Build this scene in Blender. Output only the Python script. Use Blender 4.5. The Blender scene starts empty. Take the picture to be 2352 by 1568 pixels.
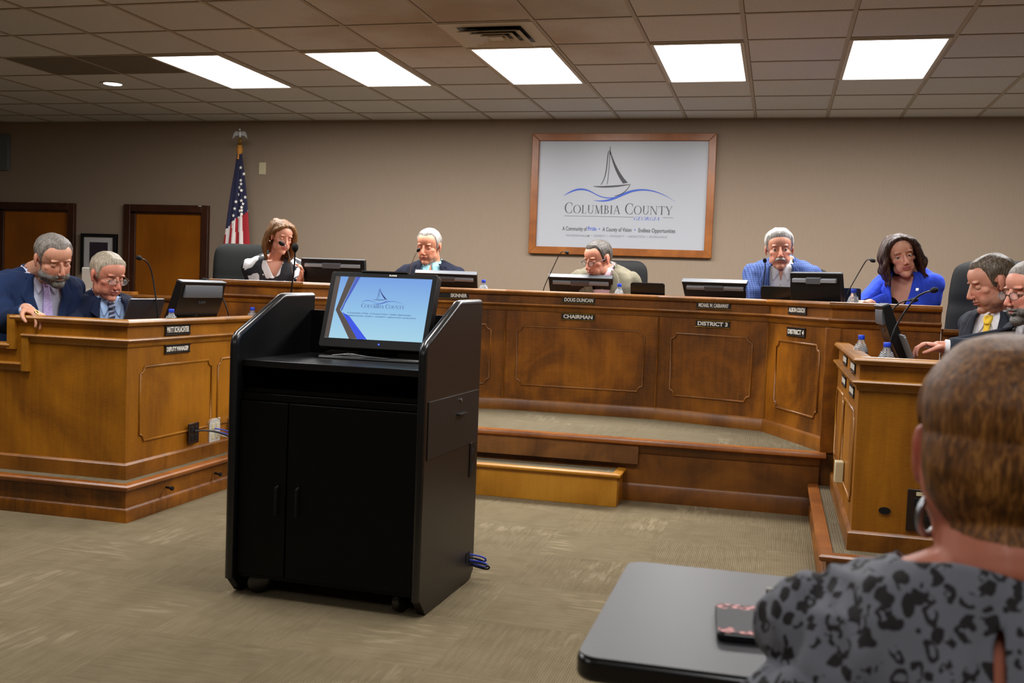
import bpy, bmesh, math, random
import numpy as np
from mathutils import Vector, Matrix, noise
from mathutils.bvhtree import BVHTree
PI = math.pi
random.seed(7)
SC = bpy.context.scene
COL = SC.collection

# ------------------------------------------------------------------ camera
YAW, PITCH, ROLL, FPX, CAMZ = -0.2521, -0.05123, 0.03722, 2350.5, 1.2
def _basis():
    cy, sy, cp, sp = math.cos(YAW), math.sin(YAW), math.cos(PITCH), math.sin(PITCH)
    F = Vector((sy*cp, cy*cp, sp)); R = Vector((cy, -sy, 0)); U = R.cross(F)
    cr, sr = math.cos(ROLL), math.sin(ROLL)
    return cr*R+sr*U, -sr*R+cr*U, F
CR, CU, CF = _basis()
cam_data = bpy.data.cameras.new('camera')
cam = bpy.data.objects.new('camera', cam_data); COL.objects.link(cam)
cam.matrix_world = Matrix(((CR.x, CU.x, -CF.x, 0), (CR.y, CU.y, -CF.y, 0), (CR.z, CU.z, -CF.z, CAMZ), (0, 0, 0, 1)))
cam_data.sensor_width = 36; cam_data.lens = FPX/2352*36
cam_data.clip_start = 0.05
cam_data.dof.use_dof = True; cam_data.dof.focus_distance = 5.2; cam_data.dof.aperture_fstop = 6.5
SC.camera = cam

# ------------------------------------------------------------------ world and exposure
w = bpy.data.worlds.new('world'); SC.world = w; w.use_nodes = True
w.node_tree.nodes['Background'].inputs[0].default_value = (.9, .95, 1, 1)
w.node_tree.nodes['Background'].inputs[1].default_value = 0.02
SC.view_settings.view_transform = 'Standard'; SC.view_settings.look = 'None'
SC.view_settings.exposure = 0.0; SC.view_settings.gamma = 1; SC.view_settings.use_curve_mapping = False
SC.cycles.max_bounces = 8; SC.cycles.diffuse_bounces = 5; SC.cycles.glossy_bounces = 3
SC.cycles.transmission_bounces = 8; SC.cycles.caustics_reflective = False; SC.cycles.caustics_refractive = False
SC.cycles.use_denoising = True
SC.cycles.sample_clamp_indirect = 4

# ceiling troffers: (x0, x1, y0, y1, strength factor); their lamps are made in ceiling_light()
TILE = 0.6096; CX0 = -5.758; RY0 = 5.993; CEIL = 2.80; WALLY = 9.435
LIGHT_W = 47.0         # watts of one fluorescent troffer
LIGHT_SPREAD = 180
TUBE_EMIT = 6.0

def at(x, y, Y):       # photo pixel -> point on the plane Y
    d = CF + (x-1176)/FPX*CR - (y-784)/FPX*CU
    return Vector((0, 0, CAMZ)) + d*(Y/d.y)
def atz(x, y, z):
    d = CF + (x-1176)/FPX*CR - (y-784)/FPX*CU
    return Vector((0, 0, CAMZ)) + d*((z-CAMZ)/d.z)
def atx(x, y, X):
    d = CF + (x-1176)/FPX*CR - (y-784)/FPX*CU
    return Vector((0, 0, CAMZ)) + d*(X/d.x)

# ------------------------------------------------------------------ materials
def lin(c):
    f = lambda v: v/12.92 if v <= .04045 else ((v+.055)/1.055)**2.4
    return (f(c[0]/255), f(c[1]/255), f(c[2]/255), 1)
def mat(name, rgb, rough=.5, metal=0, spec=.5, **k):
    m = bpy.data.materials.new(name); m.use_nodes = True
    b = m.node_tree.nodes['Principled BSDF']
    b.inputs['Base Color'].default_value = lin(rgb)
    b.inputs['Roughness'].default_value = rough; b.inputs['Metallic'].default_value = metal
    b.inputs['Specular IOR Level'].default_value = spec
    for kk, v in k.items(): b.inputs[kk.replace('_', ' ')].default_value = v
    return m
class NT:
    def __init__(s, m): s.m = m; s.t = m.node_tree; s.b = s.t.nodes['Principled BSDF']
    def n(s, typ, **k):
        nd = s.t.nodes.new(typ)
        for a, v in k.items():
            if a.startswith('i_'):
                key = a[2:].replace('_', ' ')
                key = int(key) if key.isdigit() else key
                nd.inputs[key].default_value = v
            else: setattr(nd, a, v)
        return nd
    def l(s, a, b): s.t.links.new(a, b)
    def coord(s, scale=(1, 1, 1), kind='Object', rot=(0, 0, 0)):
        tc = s.n('ShaderNodeTexCoord'); mp = s.n('ShaderNodeMapping')
        mp.inputs['Scale'].default_value = scale; mp.inputs['Rotation'].default_value = rot
        s.l(tc.outputs[kind], mp.inputs[0]); return mp.outputs[0]
    def noise(s, vec, scale, detail=3, rough=.5, dist=0):
        nd = s.n('ShaderNodeTexNoise'); nd.inputs['Scale'].default_value = scale; nd.inputs['Detail'].default_value = detail
        nd.inputs['Roughness'].default_value = rough; nd.inputs['Distortion'].default_value = dist
        s.l(vec, nd.inputs['Vector']); return nd.outputs['Fac']
    def ramp(s, fac, stops, interp='LINEAR'):
        r = s.n('ShaderNodeValToRGB'); cr = r.color_ramp; cr.interpolation = interp
        while len(cr.elements) < len(stops): cr.elements.new(.5)
        for e, (p, c) in zip(cr.elements, stops):
            e.position = p; e.color = lin(c) if len(c) == 3 else c
        s.l(fac, r.inputs[0]); return r.outputs[0]
    def mix(s, fac, a, b, mode='MIX'):
        nd = s.n('ShaderNodeMix', data_type='RGBA', blend_type=mode)
        for v, i in ((fac, 0), (a, 6), (b, 7)):
            if isinstance(v, (int, float, tuple)): nd.inputs[i].default_value = v
            else: s.l(v, nd.inputs[i])
        return nd.outputs[2]
    def math(s, op, a, b=None, c=None):
        nd = s.n('ShaderNodeMath', operation=op)
        for i, v in enumerate((a, b, c)):
            if v is None: continue
            if isinstance(v, (int, float)): nd.inputs[i].default_value = v
            else: s.l(v, nd.inputs[i])
        return nd.outputs[0]
    def sep(s, vec):
        nd = s.n('ShaderNodeSeparateXYZ'); s.l(vec, nd.inputs[0]); return nd.outputs
    def base(s, c): s.l(c, s.b.inputs['Base Color'])
    def bump(s, h, strength=.3, dist=.002):
        nd = s.n('ShaderNodeBump'); nd.inputs['Strength'].default_value = strength; nd.inputs['Distance'].default_value = dist
        s.l(h, nd.inputs['Height']); s.l(nd.outputs[0], s.b.inputs['Normal'])
    def rough(s, v): s.l(v, s.b.inputs['Roughness'])
BLK = (0, 0, 0, 1); WHT = (1, 1, 1, 1)

def wood(name, dark, mid, light, blotch=2.2, grain=1, rough=.38):
    m = mat(name, mid, rough); t = NT(m)
    big = t.noise(t.coord((1, 1, 1)), blotch, 3, .55, .6)
    fine = t.noise(t.coord((9*grain, 9*grain, 60*grain)), 3, 4, .6)
    vein = t.noise(t.coord((14, 14, 1.2)), 2, 3, .6, 1.0)
    c = t.ramp(big, [(.36, dark), (.5, mid), (.66, light)])
    c2 = t.mix(.22, c, t.ramp(fine, [(.3, dark), (.7, light)]))
    c3 = t.mix(.18, c2, t.ramp(vein, [(.35, dark), (.65, light)]))
    t.base(c3); t.bump(fine, .12, .001)
    return m
M = {}
M['wood_main'] = wood('wood_main', (62, 31, 2), (112, 62, 4), (166, 100, 14), 2.6)
M['wood_main_trim'] = wood('wood_main_trim', (84, 46, 8), (124, 74, 14), (158, 98, 28), 3, 1.4, .34)
M['wood_side'] = wood('wood_side', (100, 54, 2), (144, 88, 5), (178, 114, 14), 1.8, 1, .42)
M['wood_side_trim'] = wood('wood_side_trim', (112, 66, 10), (150, 96, 20), (176, 118, 34), 3, 1.4, .32)
M['wood_step'] = wood('wood_step', (140, 88, 14), (172, 114, 24), (192, 134, 40), 2.6, 1, .35)
M['wood_riser'] = wood('wood_riser', (58, 30, 5), (90, 50, 9), (122, 72, 16), 3.0, 1, .38)
M['wood_nose'] = wood('wood_nose', (112, 60, 18), (140, 80, 28), (166, 102, 44), 3.0, 1, .32)
M['wood_frame'] = wood('wood_frame', (122, 66, 20), (146, 84, 28), (164, 98, 36), 4.0, 1, .3)
M['wood_door'] = wood('wood_door', (124, 66, 4), (150, 84, 8), (164, 96, 14), 1.0, .8, .35)
M['door_frame'] = wood('door_frame', (44, 20, 10), (58, 28, 14), (70, 36, 18), 3.0, 1, .4)

# painted wall
def wallmat():
    m = mat('wall_paint', (184, 160, 138), .85, spec=.2); t = NT(m)
    n1 = t.noise(t.coord((1, 1, 1)), 160, 2)
    n2 = t.noise(t.coord((60, 60, 6)), 2, 2)
    t.base(t.mix(n2, lin((142, 125, 108)), lin((151, 134, 116)))); t.bump(n1, .25, .001)
    return m
M['wall'] = wallmat()
def ceilmat():
    m = mat('ceiling_tile', (150, 142, 130), .95, spec=.1); t = NT(m)
    v = t.coord(); x, y, z = t.sep(v)
    cx = t.math('FLOOR', t.math('DIVIDE', t.math('SUBTRACT', x, CX0), TILE))
    cy = t.math('FLOOR', t.math('DIVIDE', t.math('SUBTRACT', y, RY0), TILE))
    cb = t.n('ShaderNodeCombineXYZ'); t.l(cx, cb.inputs[0]); t.l(cy, cb.inputs[1])
    wn = t.n('ShaderNodeTexWhiteNoise', noise_dimensions='3D'); t.l(cb.outputs[0], wn.inputs['Vector'])
    c = t.mix(wn.outputs['Value'], lin((206, 210, 214)), lin((216, 218, 221)))
    sp = t.noise(v, 110, 3, .7)
    c = t.mix(t.math('MULTIPLY', t.math('LESS_THAN', sp, .42), .35), c, lin((150, 140, 128)))
    # yellow-brown water stain beside the air vent
    d = t.n('ShaderNodeVectorMath', operation='DISTANCE'); t.l(v, d.inputs[0]); d.inputs[1].default_value = (-1.95, 6.05, CEIL)
    st = t.math('MULTIPLY_ADD', t.noise(v, 2.2, 3), .9, t.math('MULTIPLY', d.outputs['Value'], -.62))
    k = t.math('MULTIPLY', t.math('MAXIMUM', t.math('ADD', st, .25), 0), .9)
    c = t.mix(t.math('MINIMUM', k, .5), c, lin((140, 104, 48)))
    t.base(c); t.bump(sp, .5, .002)
    return m
M['ceiling'] = ceilmat()
M['grid'] = mat('ceiling_grid_metal', (176, 168, 156), .6)
M['grid_dark'] = mat('ceiling_grid_gap', (112, 98, 82), .8)

def carpetmat(name, a, b, c_):
    m = mat(name, a, .95, spec=.1); t = NT(m)
    v = t.coord(); x, y, z = t.sep(v)
    S = .5
    tx = t.math('FLOOR', t.math('DIVIDE', x, S)); ty = t.math('FLOOR', t.math('DIVIDE', y, S))
    par = t.math('MODULO', t.math('ABSOLUTE', t.math('ADD', tx, ty)), 2)      # quarter turned tiles
    mixv = t.n('ShaderNodeMix', data_type='VECTOR')
    swap = t.n('ShaderNodeCombineXYZ'); t.l(y, swap.inputs[0]); t.l(x, swap.inputs[1])
    t.l(par, mixv.inputs[0]); t.l(v, mixv.inputs[4]); t.l(swap.outputs[0], mixv.inputs[5])
    vv = mixv.outputs[1]; u, w_, _ = t.sep(vv)
    mp = t.n('ShaderNodeMapping'); mp.inputs['Scale'].default_value = (30, 6, 1); t.l(vv, mp.inputs[0])
    lines = t.noise(mp.outputs[0], 1, 2, .5)
    mp2 = t.n('ShaderNodeMapping'); mp2.inputs['Scale'].default_value = (5, 9, 1); t.l(vv, mp2.inputs[0])
    patch = t.noise(mp2.outputs[0], 1, 2, .5)
    rib = t.math('SINE', t.math('MULTIPLY', u, 2*PI/.0085))
    rib2 = t.math('SINE', t.math('MULTIPLY', w_, 2*PI/.012))
    col = t.mix(t.math('MULTIPLY_ADD', rib, .3, .5), lin(a), lin(b))
    hi = t.math('MULTIPLY', t.ramp(lines, [(.5, BLK), (.6, WHT)]), t.ramp(t.noise(vv, 2.3, 1), [(.56, BLK), (.66, WHT)]))
    col = t.mix(t.math('MULTIPLY', hi, .42), col, lin(c_))
    mp3 = t.n('ShaderNodeMapping'); mp3.inputs['Scale'].default_value = (70, 5, 1); t.l(vv, mp3.inputs[0])
    col = t.mix(t.math('MULTIPLY', t.ramp(t.noise(mp3.outputs[0], 1, 2, .6), [(.4, BLK), (.62, WHT)]), .22), col, lin((84, 72, 50)))
    col = t.mix(t.math('MULTIPLY', t.ramp(patch, [(.3, WHT), (.55, BLK)]), .3), col, lin((104, 92, 66)))
    cb = t.n('ShaderNodeCombineXYZ'); t.l(tx, cb.inputs[0]); t.l(ty, cb.inputs[1])
    wn = t.n('ShaderNodeTexWhiteNoise', noise_dimensions='3D'); t.l(cb.outputs[0], wn.inputs['Vector'])
    col = t.mix(t.math('MULTIPLY', wn.outputs['Value'], .16), col, lin((70, 60, 44)))
    big = t.noise(v, .9, 2)
    col = t.mix(t.math('MULTIPLY', big, .22), col, lin((96, 80, 54)))
    speck = t.noise(v, 240, 2)
    col = t.mix(t.math('MULTIPLY', speck, .2), col, lin((70, 62, 46)))
    t.base(col); t.bump(t.math('ADD', rib, t.math('MULTIPLY', rib2, .5)), .5, .003)
    return m
M['carpet'] = carpetmat('carpet_tiles', (124, 111, 86), (148, 134, 107), (182, 168, 140))
M['carpet_dais'] = carpetmat('carpet_platform', (114, 104, 84), (132, 122, 100), (160, 150, 126))

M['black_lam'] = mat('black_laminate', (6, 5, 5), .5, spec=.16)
M['side_lam'] = mat('black_laminate_sheen', (30, 24, 20), .38, spec=.5)  # black laminate with the brownish sheen of its lit side put into the colour
M['black_edge'] = mat('black_rubber_edge', (16, 16, 17), .25, spec=.7)
M['black_plastic'] = mat('black_plastic', (14, 14, 15), .32, spec=.5)
M['black_matte'] = mat('black_matte', (12, 12, 12), .7, spec=.3)
M['grey_plastic'] = mat('grey_plastic', (66, 68, 72), .4)
M['silver'] = mat('silver_metal', (176, 178, 182), .3, 1)
M['dark_metal'] = mat('dark_metal', (44, 44, 46), .4, .7)
M['brass'] = mat('brass', (196, 156, 72), .25, 1)
M['white_plastic'] = mat('white_plastic', (196, 192, 182), .5)
M['ivory'] = mat('ivory_plastic', (206, 196, 158), .5)
M['plate_black'] = mat('plate_black', (22, 18, 15), .4)
M['letter_white'] = mat('letter_white', (236, 232, 222), .6)
M['blue_cap'] = mat('blue_cap', (34, 72, 214), .4)
M['leather_black'] = mat('chair_black', (15, 15, 16), .7, spec=.25)
M['leather_grey'] = mat('chair_charcoal', (26, 28, 27), .85, spec=.2)
M['chair_beige'] = mat('chair_beige', (112, 104, 90), .8)
M['cord_black'] = mat('cord_black', (18, 18, 20), .5)
M['cord_blue'] = mat('cord_blue', (40, 66, 190), .5)
M['cord_white'] = mat('cord_white', (190, 190, 190), .5)
M['paper_label'] = mat('label_blue', (92, 96, 190), .5)
m = mat('clear_bottle', (225, 232, 238), .12, spec=.8); NT(m).b.inputs['Transmission Weight'].default_value = .82; NT(m).b.inputs['IOR'].default_value = 1.33
M['bottle'] = m
def emis(name, rgb, s):
    m = mat(name, (0, 0, 0), .3); b = m.node_tree.nodes['Principled BSDF']
    b.inputs['Emission Color'].default_value = lin(rgb); b.inputs['Emission Strength'].default_value = s
    return m
M['tube'] = emis('light_diffuser', (250, 250, 255), TUBE_EMIT)
M['led'] = emis('led_blue', (40, 60, 255), 6)

# ------------------------------------------------------------------ mesh helpers
class MB:
    def __init__(s): s.v = []; s.f = []; s.mi = []; s.cur = 0
    def add(s, vs, fs):
        o = len(s.v); s.v += [tuple(p) for p in vs]
        for f in fs: s.f.append(tuple(i+o for i in f)); s.mi.append(s.cur)
        return s
    def box(s, x0, x1, y0, y1, z0, z1, M4=None):
        vs = [Vector((x, y, z)) for z in (z0, z1) for y in (y0, y1) for x in (x0, x1)]
        if M4: vs = [M4 @ v for v in vs]
        return s.add(vs, [(0, 2, 3, 1), (4, 5, 7, 6), (0, 1, 5, 4), (2, 6, 7, 3), (0, 4, 6, 2), (1, 3, 7, 5)])
    def prism(s, poly, lo, hi, axis='z', M4=None):
        n = len(poly)
        def P(a, b, h): return {'z': (a, b, h), 'x': (h, a, b), 'y': (a, h, b)}[axis]
        vs = [Vector(P(a, b, h)) for h in (lo, hi) for a, b in poly]
        if M4: vs = [M4 @ v for v in vs]
        return s.add(vs, [tuple(range(n))[::-1], tuple(range(n, 2*n))] + [(i, (i+1) % n, (i+1) % n+n, i+n) for i in range(n)])
    def tube(s, pts, r, seg=10, cap=True, squash=1.0):
        pts = [Vector(p) for p in pts]; n = len(pts)
        rs = [r]*n if isinstance(r, (int, float)) else list(r)
        rings = []; up = None
        for i, p in enumerate(pts):
            d = (pts[min(i+1, n-1)]-pts[max(i-1, 0)]).normalized()
            if up is None:
                up = Vector((0, 0, 1)) if abs(d.z) < .9 else Vector((0, 1, 0))
            a = d.cross(up)
            if a.length < 1e-6: a = d.orthogonal()
            a.normalize(); b = a.cross(d).normalized(); up = b
            rings.append([p+a*math.cos(2*PI*k/seg)*rs[i]+b*math.sin(2*PI*k/seg)*rs[i]*squash for k in range(seg)])
        vs = [v for R in rings for v in R]
        fs = [(i*seg+k, i*seg+(k+1) % seg, (i+1)*seg+(k+1) % seg, (i+1)*seg+k) for i in range(n-1) for k in range(seg)]
        if cap: fs += [tuple(range(seg))[::-1], tuple(range((n-1)*seg, n*seg))]
        return s.add(vs, fs)
    def lathe(s, prof, c=(0, 0, 0), seg=24, M4=None, cap=True):
        vs = []; n = len(prof)
        for r, z in prof:
            for k in range(seg):
                a = 2*PI*k/seg; v = Vector((c[0]+r*math.cos(a), c[1]+r*math.sin(a), c[2]+z))
                vs.append(M4 @ v if M4 else v)
        fs = [(i*seg+k, i*seg+(k+1) % seg, (i+1)*seg+(k+1) % seg, (i+1)*seg+k) for i in range(n-1) for k in range(seg)]
        if cap: fs += [tuple(range(seg))[::-1], tuple(range((n-1)*seg, n*seg))]
        return s.add(vs, fs)
    def ell(s, c, r, seg=20, rings=12, M4=None):
        c = Vector(c); R = M4 if M4 else Matrix.Identity(4)
        vs = [c+R @ Vector((0, 0, -r[2]))]
        for i in range(1, rings):
            t = -PI/2+PI*i/rings
            for k in range(seg):
                a = 2*PI*k/seg
                vs.append(c+R @ Vector((r[0]*math.cos(t)*math.cos(a), r[1]*math.cos(t)*math.sin(a), r[2]*math.sin(t))))
        vs.append(c+R @ Vector((0, 0, r[2]))); N = len(vs)-1
        fs = [(0, 1+(k+1) % seg, 1+k) for k in range(seg)]
        fs += [(1+i*seg+k, 1+i*seg+(k+1) % seg, 1+(i+1)*seg+(k+1) % seg, 1+(i+1)*seg+k) for i in range(rings-2) for k in range(seg)]
        fs += [(1+(rings-2)*seg+k, 1+(rings-2)*seg+(k+1) % seg, N) for k in range(seg)]
        return s.add(vs, fs)
    def cap2(s, p0, p1, r0, r1, seg=14):     # tapered capsule
        p0, p1 = Vector(p0), Vector(p1); s.ell(p0, (r0,)*3, seg, 10); s.ell(p1, (r1,)*3, seg, 10)
        n = 6; return s.tube([p0.lerp(p1, i/n) for i in range(n+1)], [r0+(r1-r0)*i/n for i in range(n+1)], seg)
    def mesh(s, name, mats):
        me = bpy.data.meshes.new(name); me.from_pydata(s.v, [], s.f)
        for m_ in (mats if isinstance(mats, (list, tuple)) else [mats]): me.materials.append(m_)
        me.polygons.foreach_set('material_index', s.mi)
        me.update(); return me
    def build(s, name, mats, parent=None, bevel=0, smooth=False, bseg=2, loc=None, rot=None, fixn=True):
        me = s.mesh(name, mats)
        if fixn:
            bm = bmesh.new(); bm.from_mesh(me); bmesh.ops.recalc_face_normals(bm, faces=bm.faces); bm.to_mesh(me); bm.free()
        o = bpy.data.objects.new(name, me); COL.objects.link(o)
        if parent: o.parent = parent
        if loc is not None: o.location = loc
        if rot is not None: o.rotation_euler = rot
        if smooth:
            me.polygons.foreach_set('use_smooth', [True]*len(me.polygons))
            if smooth != 'all':
                me.set_sharp_from_angle(angle=math.radians(40))
        if bevel:
            b = o.modifiers.new('bevel', 'BEVEL'); b.width = bevel; b.segments = bseg; b.limit_method = 'ANGLE'; b.angle_limit = math.radians(40)
            b.harden_normals = False
            me.polygons.foreach_set('use_smooth', [True]*len(me.polygons)); me.set_sharp_from_angle(angle=math.radians(35))
        return o
def tag(o, label=None, cat=None, group=None, kind=None):
    if label: o['label'] = label
    if cat: o['category'] = cat
    if group: o['group'] = group
    if kind: o['kind'] = kind
    return o
def thing(name, label, cat, loc=(0, 0, 0), rz=0, group=None):
    o = bpy.data.objects.new(name, None); COL.objects.link(o); o.empty_display_size = .1
    o.location = loc; o.rotation_euler = (0, 0, rz)
    return tag(o, label, cat, group)
def copy_tree(o, parent=None):
    c = o.copy(); COL.objects.link(c)
    if parent: c.parent = parent
    for ch in list(o.children): copy_tree(ch, c)
    return c
def miter(path, i, off):
    n = len(path)
    def nrm(a, b):
        d = Vector((b[0]-a[0], b[1]-a[1])).normalized(); return Vector((d.y, -d.x))
    p = Vector(path[i])
    if i == 0: nn = nrm(path[0], path[1]); return p+nn*off
    if i == n-1: nn = nrm(path[-2], path[-1]); return p+nn*off
    a, b = nrm(path[i-1], path[i]), nrm(path[i], path[i+1])
    mm = (a+b).normalized(); return p+mm*(off/max(.2, mm.dot(a)))
def sweep(mb, prof, path, segs=None, cap=True):
    for i in (range(len(path)-1) if segs is None else segs):
        n = len(prof); vs = []
        for j in (i, i+1):
            for o_, z in prof:
                q = miter(path, j, o_); vs.append((q.x, q.y, z))
        fs = [(k, (k+1) % n, (k+1) % n+n, k+n) for k in range(n)]
        fs += [tuple(range(n))[::-1], tuple(range(n, 2*n))]
        mb.add(vs, fs)
    return mb
def halfround(o0, r, z, n=6, zs=1.0):
    return [(o0-.004, z-r*zs)]+[(o0+r*math.cos(a), z+r*zs*math.sin(a)) for a in [(-PI/2+PI*k/n) for k in range(n+1)]]+[(o0-.004, z+r*zs)]
def panel_mould(mb, p0, p1, z0, z1, rc=.05, off=.0, r=.007):
    # raised bead with concave corners, on the vertical plane through p0-p1 (2d), u from p0 to p1
    p0, p1 = Vector(p0), Vector(p1); d = (p1-p0).normalized(); nn = Vector((d.y, -d.x)); L = (p1-p0).length
    pts = []
    for (cu, cz, a0) in ((L, z0, 180), (L, z1, 270), (0, z1, 0), (0, z0, 90)):
        arc = []
        for k in range(7):
            a = math.radians(a0-90*k/6.); arc.append((cu+rc*math.cos(a), cz+rc*math.sin(a)))
        # tiny return shoulders at both ends of the scoop
        pts += arc
    pts.append(pts[0])
    P3 = [Vector((p0.x+d.x*u+nn.x*off, p0.y+d.y*u+nn.y*off, z)) for u, z in pts]
    mb.tube(P3, r, 8, cap=False)
def stadium(w, d, r, n=6):
    pts = []
    for cx, cy, a0 in ((w/2-r, d/2-r, 0), (-w/2+r, d/2-r, 90), (-w/2+r, -d/2+r, 180), (w/2-r, -d/2+r, 270)):
        for k in range(n+1):
            a = math.radians(a0+90*k/n); pts.append((cx+r*math.cos(a), cy+r*math.sin(a)))
    return pts
def text_mesh(txt, size, name, m, parent, M4, sx=1.0, shear=0, depth=.0008, width=None, bold=0, space=1.0):
    cu = bpy.data.curves.new(name, 'FONT'); cu.body = txt; cu.size = size; cu.align_x = 'CENTER'; cu.align_y = 'CENTER'
    cu.extrude = depth; cu.shear = shear; cu.offset = bold; cu.space_character = space
    to = bpy.data.objects.new(name, cu); COL.objects.link(to)
    dg = bpy.context.evaluated_depsgraph_get(); ev = to.evaluated_get(dg); me = bpy.data.meshes.new_from_object(ev)
    bpy.data.objects.remove(to); bpy.data.curves.remove(cu)
    if width:
        xs = [v.co.x for v in me.vertices]; sx = width/(max(xs)-min(xs)); cxx = (max(xs)+min(xs))/2
        for v in me.vertices: v.co.x -= cxx
    me.transform(M4 @ Matrix.Diagonal((sx, 1, 1, 1)))
    me.materials.clear(); me.materials.append(m); me.name = name
    o = bpy.data.objects.new(name, me); COL.objects.link(o); o.parent = parent
    return o
def facing(p, ang):   # matrix whose local XY plane stands upright at p; ang = heading of the front (0 = towards -Y)
    return Matrix.Translation(p) @ Matrix.Rotation(ang, 4, 'Z') @ Matrix.Rotation(PI/2, 4, 'X')
# ================================================================== THE SETTING
XL, XR, YB = -8.9, 4.2, -3.6
def struct(o): return tag(o, kind='structure')
struct(MB().box(XL, XR, YB, WALLY+.1, -.1, 0).build('floor', M['carpet']))
struct(MB().box(XL-.1, XR+.1, WALLY, WALLY+.12, -.1, CEIL+.1).build('wall_back', M['wall']))
struct(MB().box(XL-.12, XL, YB, WALLY+.1, -.1, CEIL+.1).build('wall_left', M['wall']))
struct(MB().box(XR, XR+.12, YB, WALLY+.1, -.1, CEIL+.1).build('wall_right', M['wall']))
struct(MB().box(XL-.1, XR+.1, YB-.12, YB, -.1, CEIL+.1).build('wall_front', M['wall']))
ceil_o = struct(MB().box(XL-.1, XR+.1, YB-.1, WALLY+.1, CEIL, CEIL+.1).build('ceiling', M['ceiling']))
g = MB(); g.cur = 0
ix = range(-6, 17); iy = range(-16, 6)
for i in ix:
    x = CX0+i*TILE
    if XL < x < XR:
        g.cur = 0; g.box(x-.012, x+.012, YB, WALLY, CEIL-.004, CEIL+.002)
        g.cur = 1; g.box(x+.012, x+.016, YB, WALLY, CEIL-.0015, CEIL+.002)
for j in iy:
    y = RY0+j*TILE
    if YB < y < WALLY:
        g.cur = 0; g.box(XL, XR, y-.011, y+.011, CEIL-.0035, CEIL+.002)
        g.cur = 1; g.box(XL, XR, y-.017, y-.011, CEIL-.0015, CEIL+.002)
g.cur = 0; g.box(XL, XR, WALLY-.022, WALLY, CEIL-.004, CEIL+.002)
gr = g.build('ceiling_grid', [M['grid'], M['grid_dark']], ceil_o); tag(gr, kind='structure')

def cxx(j): return CX0+j*TILE
def cyy(r): return RY0+r*TILE
def make_light(x0, x1, y0, y1, label):
    t = thing('ceiling_light', label, 'ceiling light', ((x0+x1)/2, (y0+y1)/2, CEIL), 0, 'fluorescent ceiling troffers')
    w2, d2 = (x1-x0)/2, (y1-y0)/2
    f = MB(); e = .035; zt, zb = .004, -.014
    f.box(-w2+.01, w2-.01, -d2+.01, -d2+e, zb, zt); f.box(-w2+.01, w2-.01, d2-e, d2-.01, zb, zt)
    f.box(-w2+.01, -w2+e, -d2+e, d2-e, zb, zt); f.box(w2-e, w2-.01, -d2+e, d2-e, zb, zt)
    f.build('frame', M['white_plastic'], t, bevel=.003)
    MB().box(-w2+e, w2-e, -d2+e, d2-e, -.008, .001).build('diffuser', M['tube'], t)
    ld = bpy.data.lights.new('tube_lamp', 'AREA'); ld.shape = 'RECTANGLE'; ld.size = (w2-e)*2; ld.size_y = (d2-e)*2
    ld.energy = LIGHT_W; ld.color = (1.0, .98, .95); ld.spread = math.radians(LIGHT_SPREAD)
    lo = bpy.data.objects.new('tube_lamp', ld); COL.objects.link(lo); lo.parent = t; lo.location = (0, 0, -.016)
    return t
labs = {2: 'bright fluorescent ceiling panel farthest left, beside the round downlight', 4: 'bright fluorescent ceiling panel, second from the left',
        6: 'bright fluorescent ceiling panel directly behind the square air vent', 8: 'bright fluorescent ceiling panel above the right end of the sailboat sign',
        10: 'bright fluorescent ceiling panel above the woman in the royal blue blazer', 12: 'fluorescent ceiling panel cut off at the right edge of the photo'}
for j, lb in labs.items():
    make_light(cxx(j), cxx(j+1), cyy(1), cyy(3), lb)
REAR = []
for j, rr, kk in ((1, -5, .6), (4, -5, .66), (7, -5, .68), (10, -5, .66), (4, -11, .2), (9, -11, .2)):
    t = make_light(cxx(j), cxx(j+1), cyy(rr), cyy(rr+2), 'fluorescent ceiling panel over the audience behind the camera'); REAR.append(t); t['group'] = 'ceiling panels behind the camera'
    for c in t.children:
        if c.type == 'LIGHT': c.data.energy = LIGHT_W*kk
# round recessed downlight
t = thing('recessed_downlight', 'small round recessed downlight in the dark left ceiling area', 'downlight', (-5.505, 7.578, CEIL))
MB().lathe([(.072, -.004), (.1, -.010), (.104, -.003), (.104, .002), (.072, .002)], seg=40, cap=False).build('trim_ring', M['white_plastic'], t, smooth=True)
MB().lathe([(.0, -.0045), (.074, -.0045), (.074, .002), (0, .002)], seg=40, cap=False).build('lens', M['tube'], t)
# darker missing/replaced tiles
tg = mat('grey_tile', (112, 104, 92), .9); NT(tg)
for jj, lb in ((0, 'dark replacement ceiling tile, left one of the pair'), (1, 'dark replacement ceiling tile next to the leftmost light panel')):
    tag(MB().box(cxx(jj)+.015, cxx(jj+1)-.013, cyy(1)+.013, cyy(2)-.018, CEIL-.006, CEIL+.001).build('ceiling_tile', tg), lb, 'ceiling tile', 'dark ceiling tiles')
# air vent
t = thing('air_vent', 'square louvred metal air vent in the ceiling', 'vent', ((cxx(6)+cxx(7))/2, (cyy(0)+cyy(1))/2, CEIL))
f = MB()
def sqring(mb, a, b, za, zb, th=.004):   # sloped square louvre ring between half sizes a (outer) and b (inner)
    vs = []
    for h, z in ((a, za), (b, zb), (b, zb+th), (a, za+th)):
        vs += [(-h, -h, z), (h, -h, z), (h, h, z), (-h, h, z)]
    fs = []
    for q in range(4):
        for k in range(4): fs.append((q*4+k, q*4+(k+1) % 4, ((q+1) % 4)*4+(k+1) % 4, ((q+1) % 4)*4+k))
    mb.add(vs, fs)
sqring(f, .297, .205, -.008, -.005)
f.build('face_plate', M['white_plastic'], t)
for a, b in ((.20, .142), (.138, .088), (.084, .046)):
    q = MB(); sqring(q, a, b, -.040 if a > .2 else -.034, -.008); q.build('louvre', M['white_plastic'], t)
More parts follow.
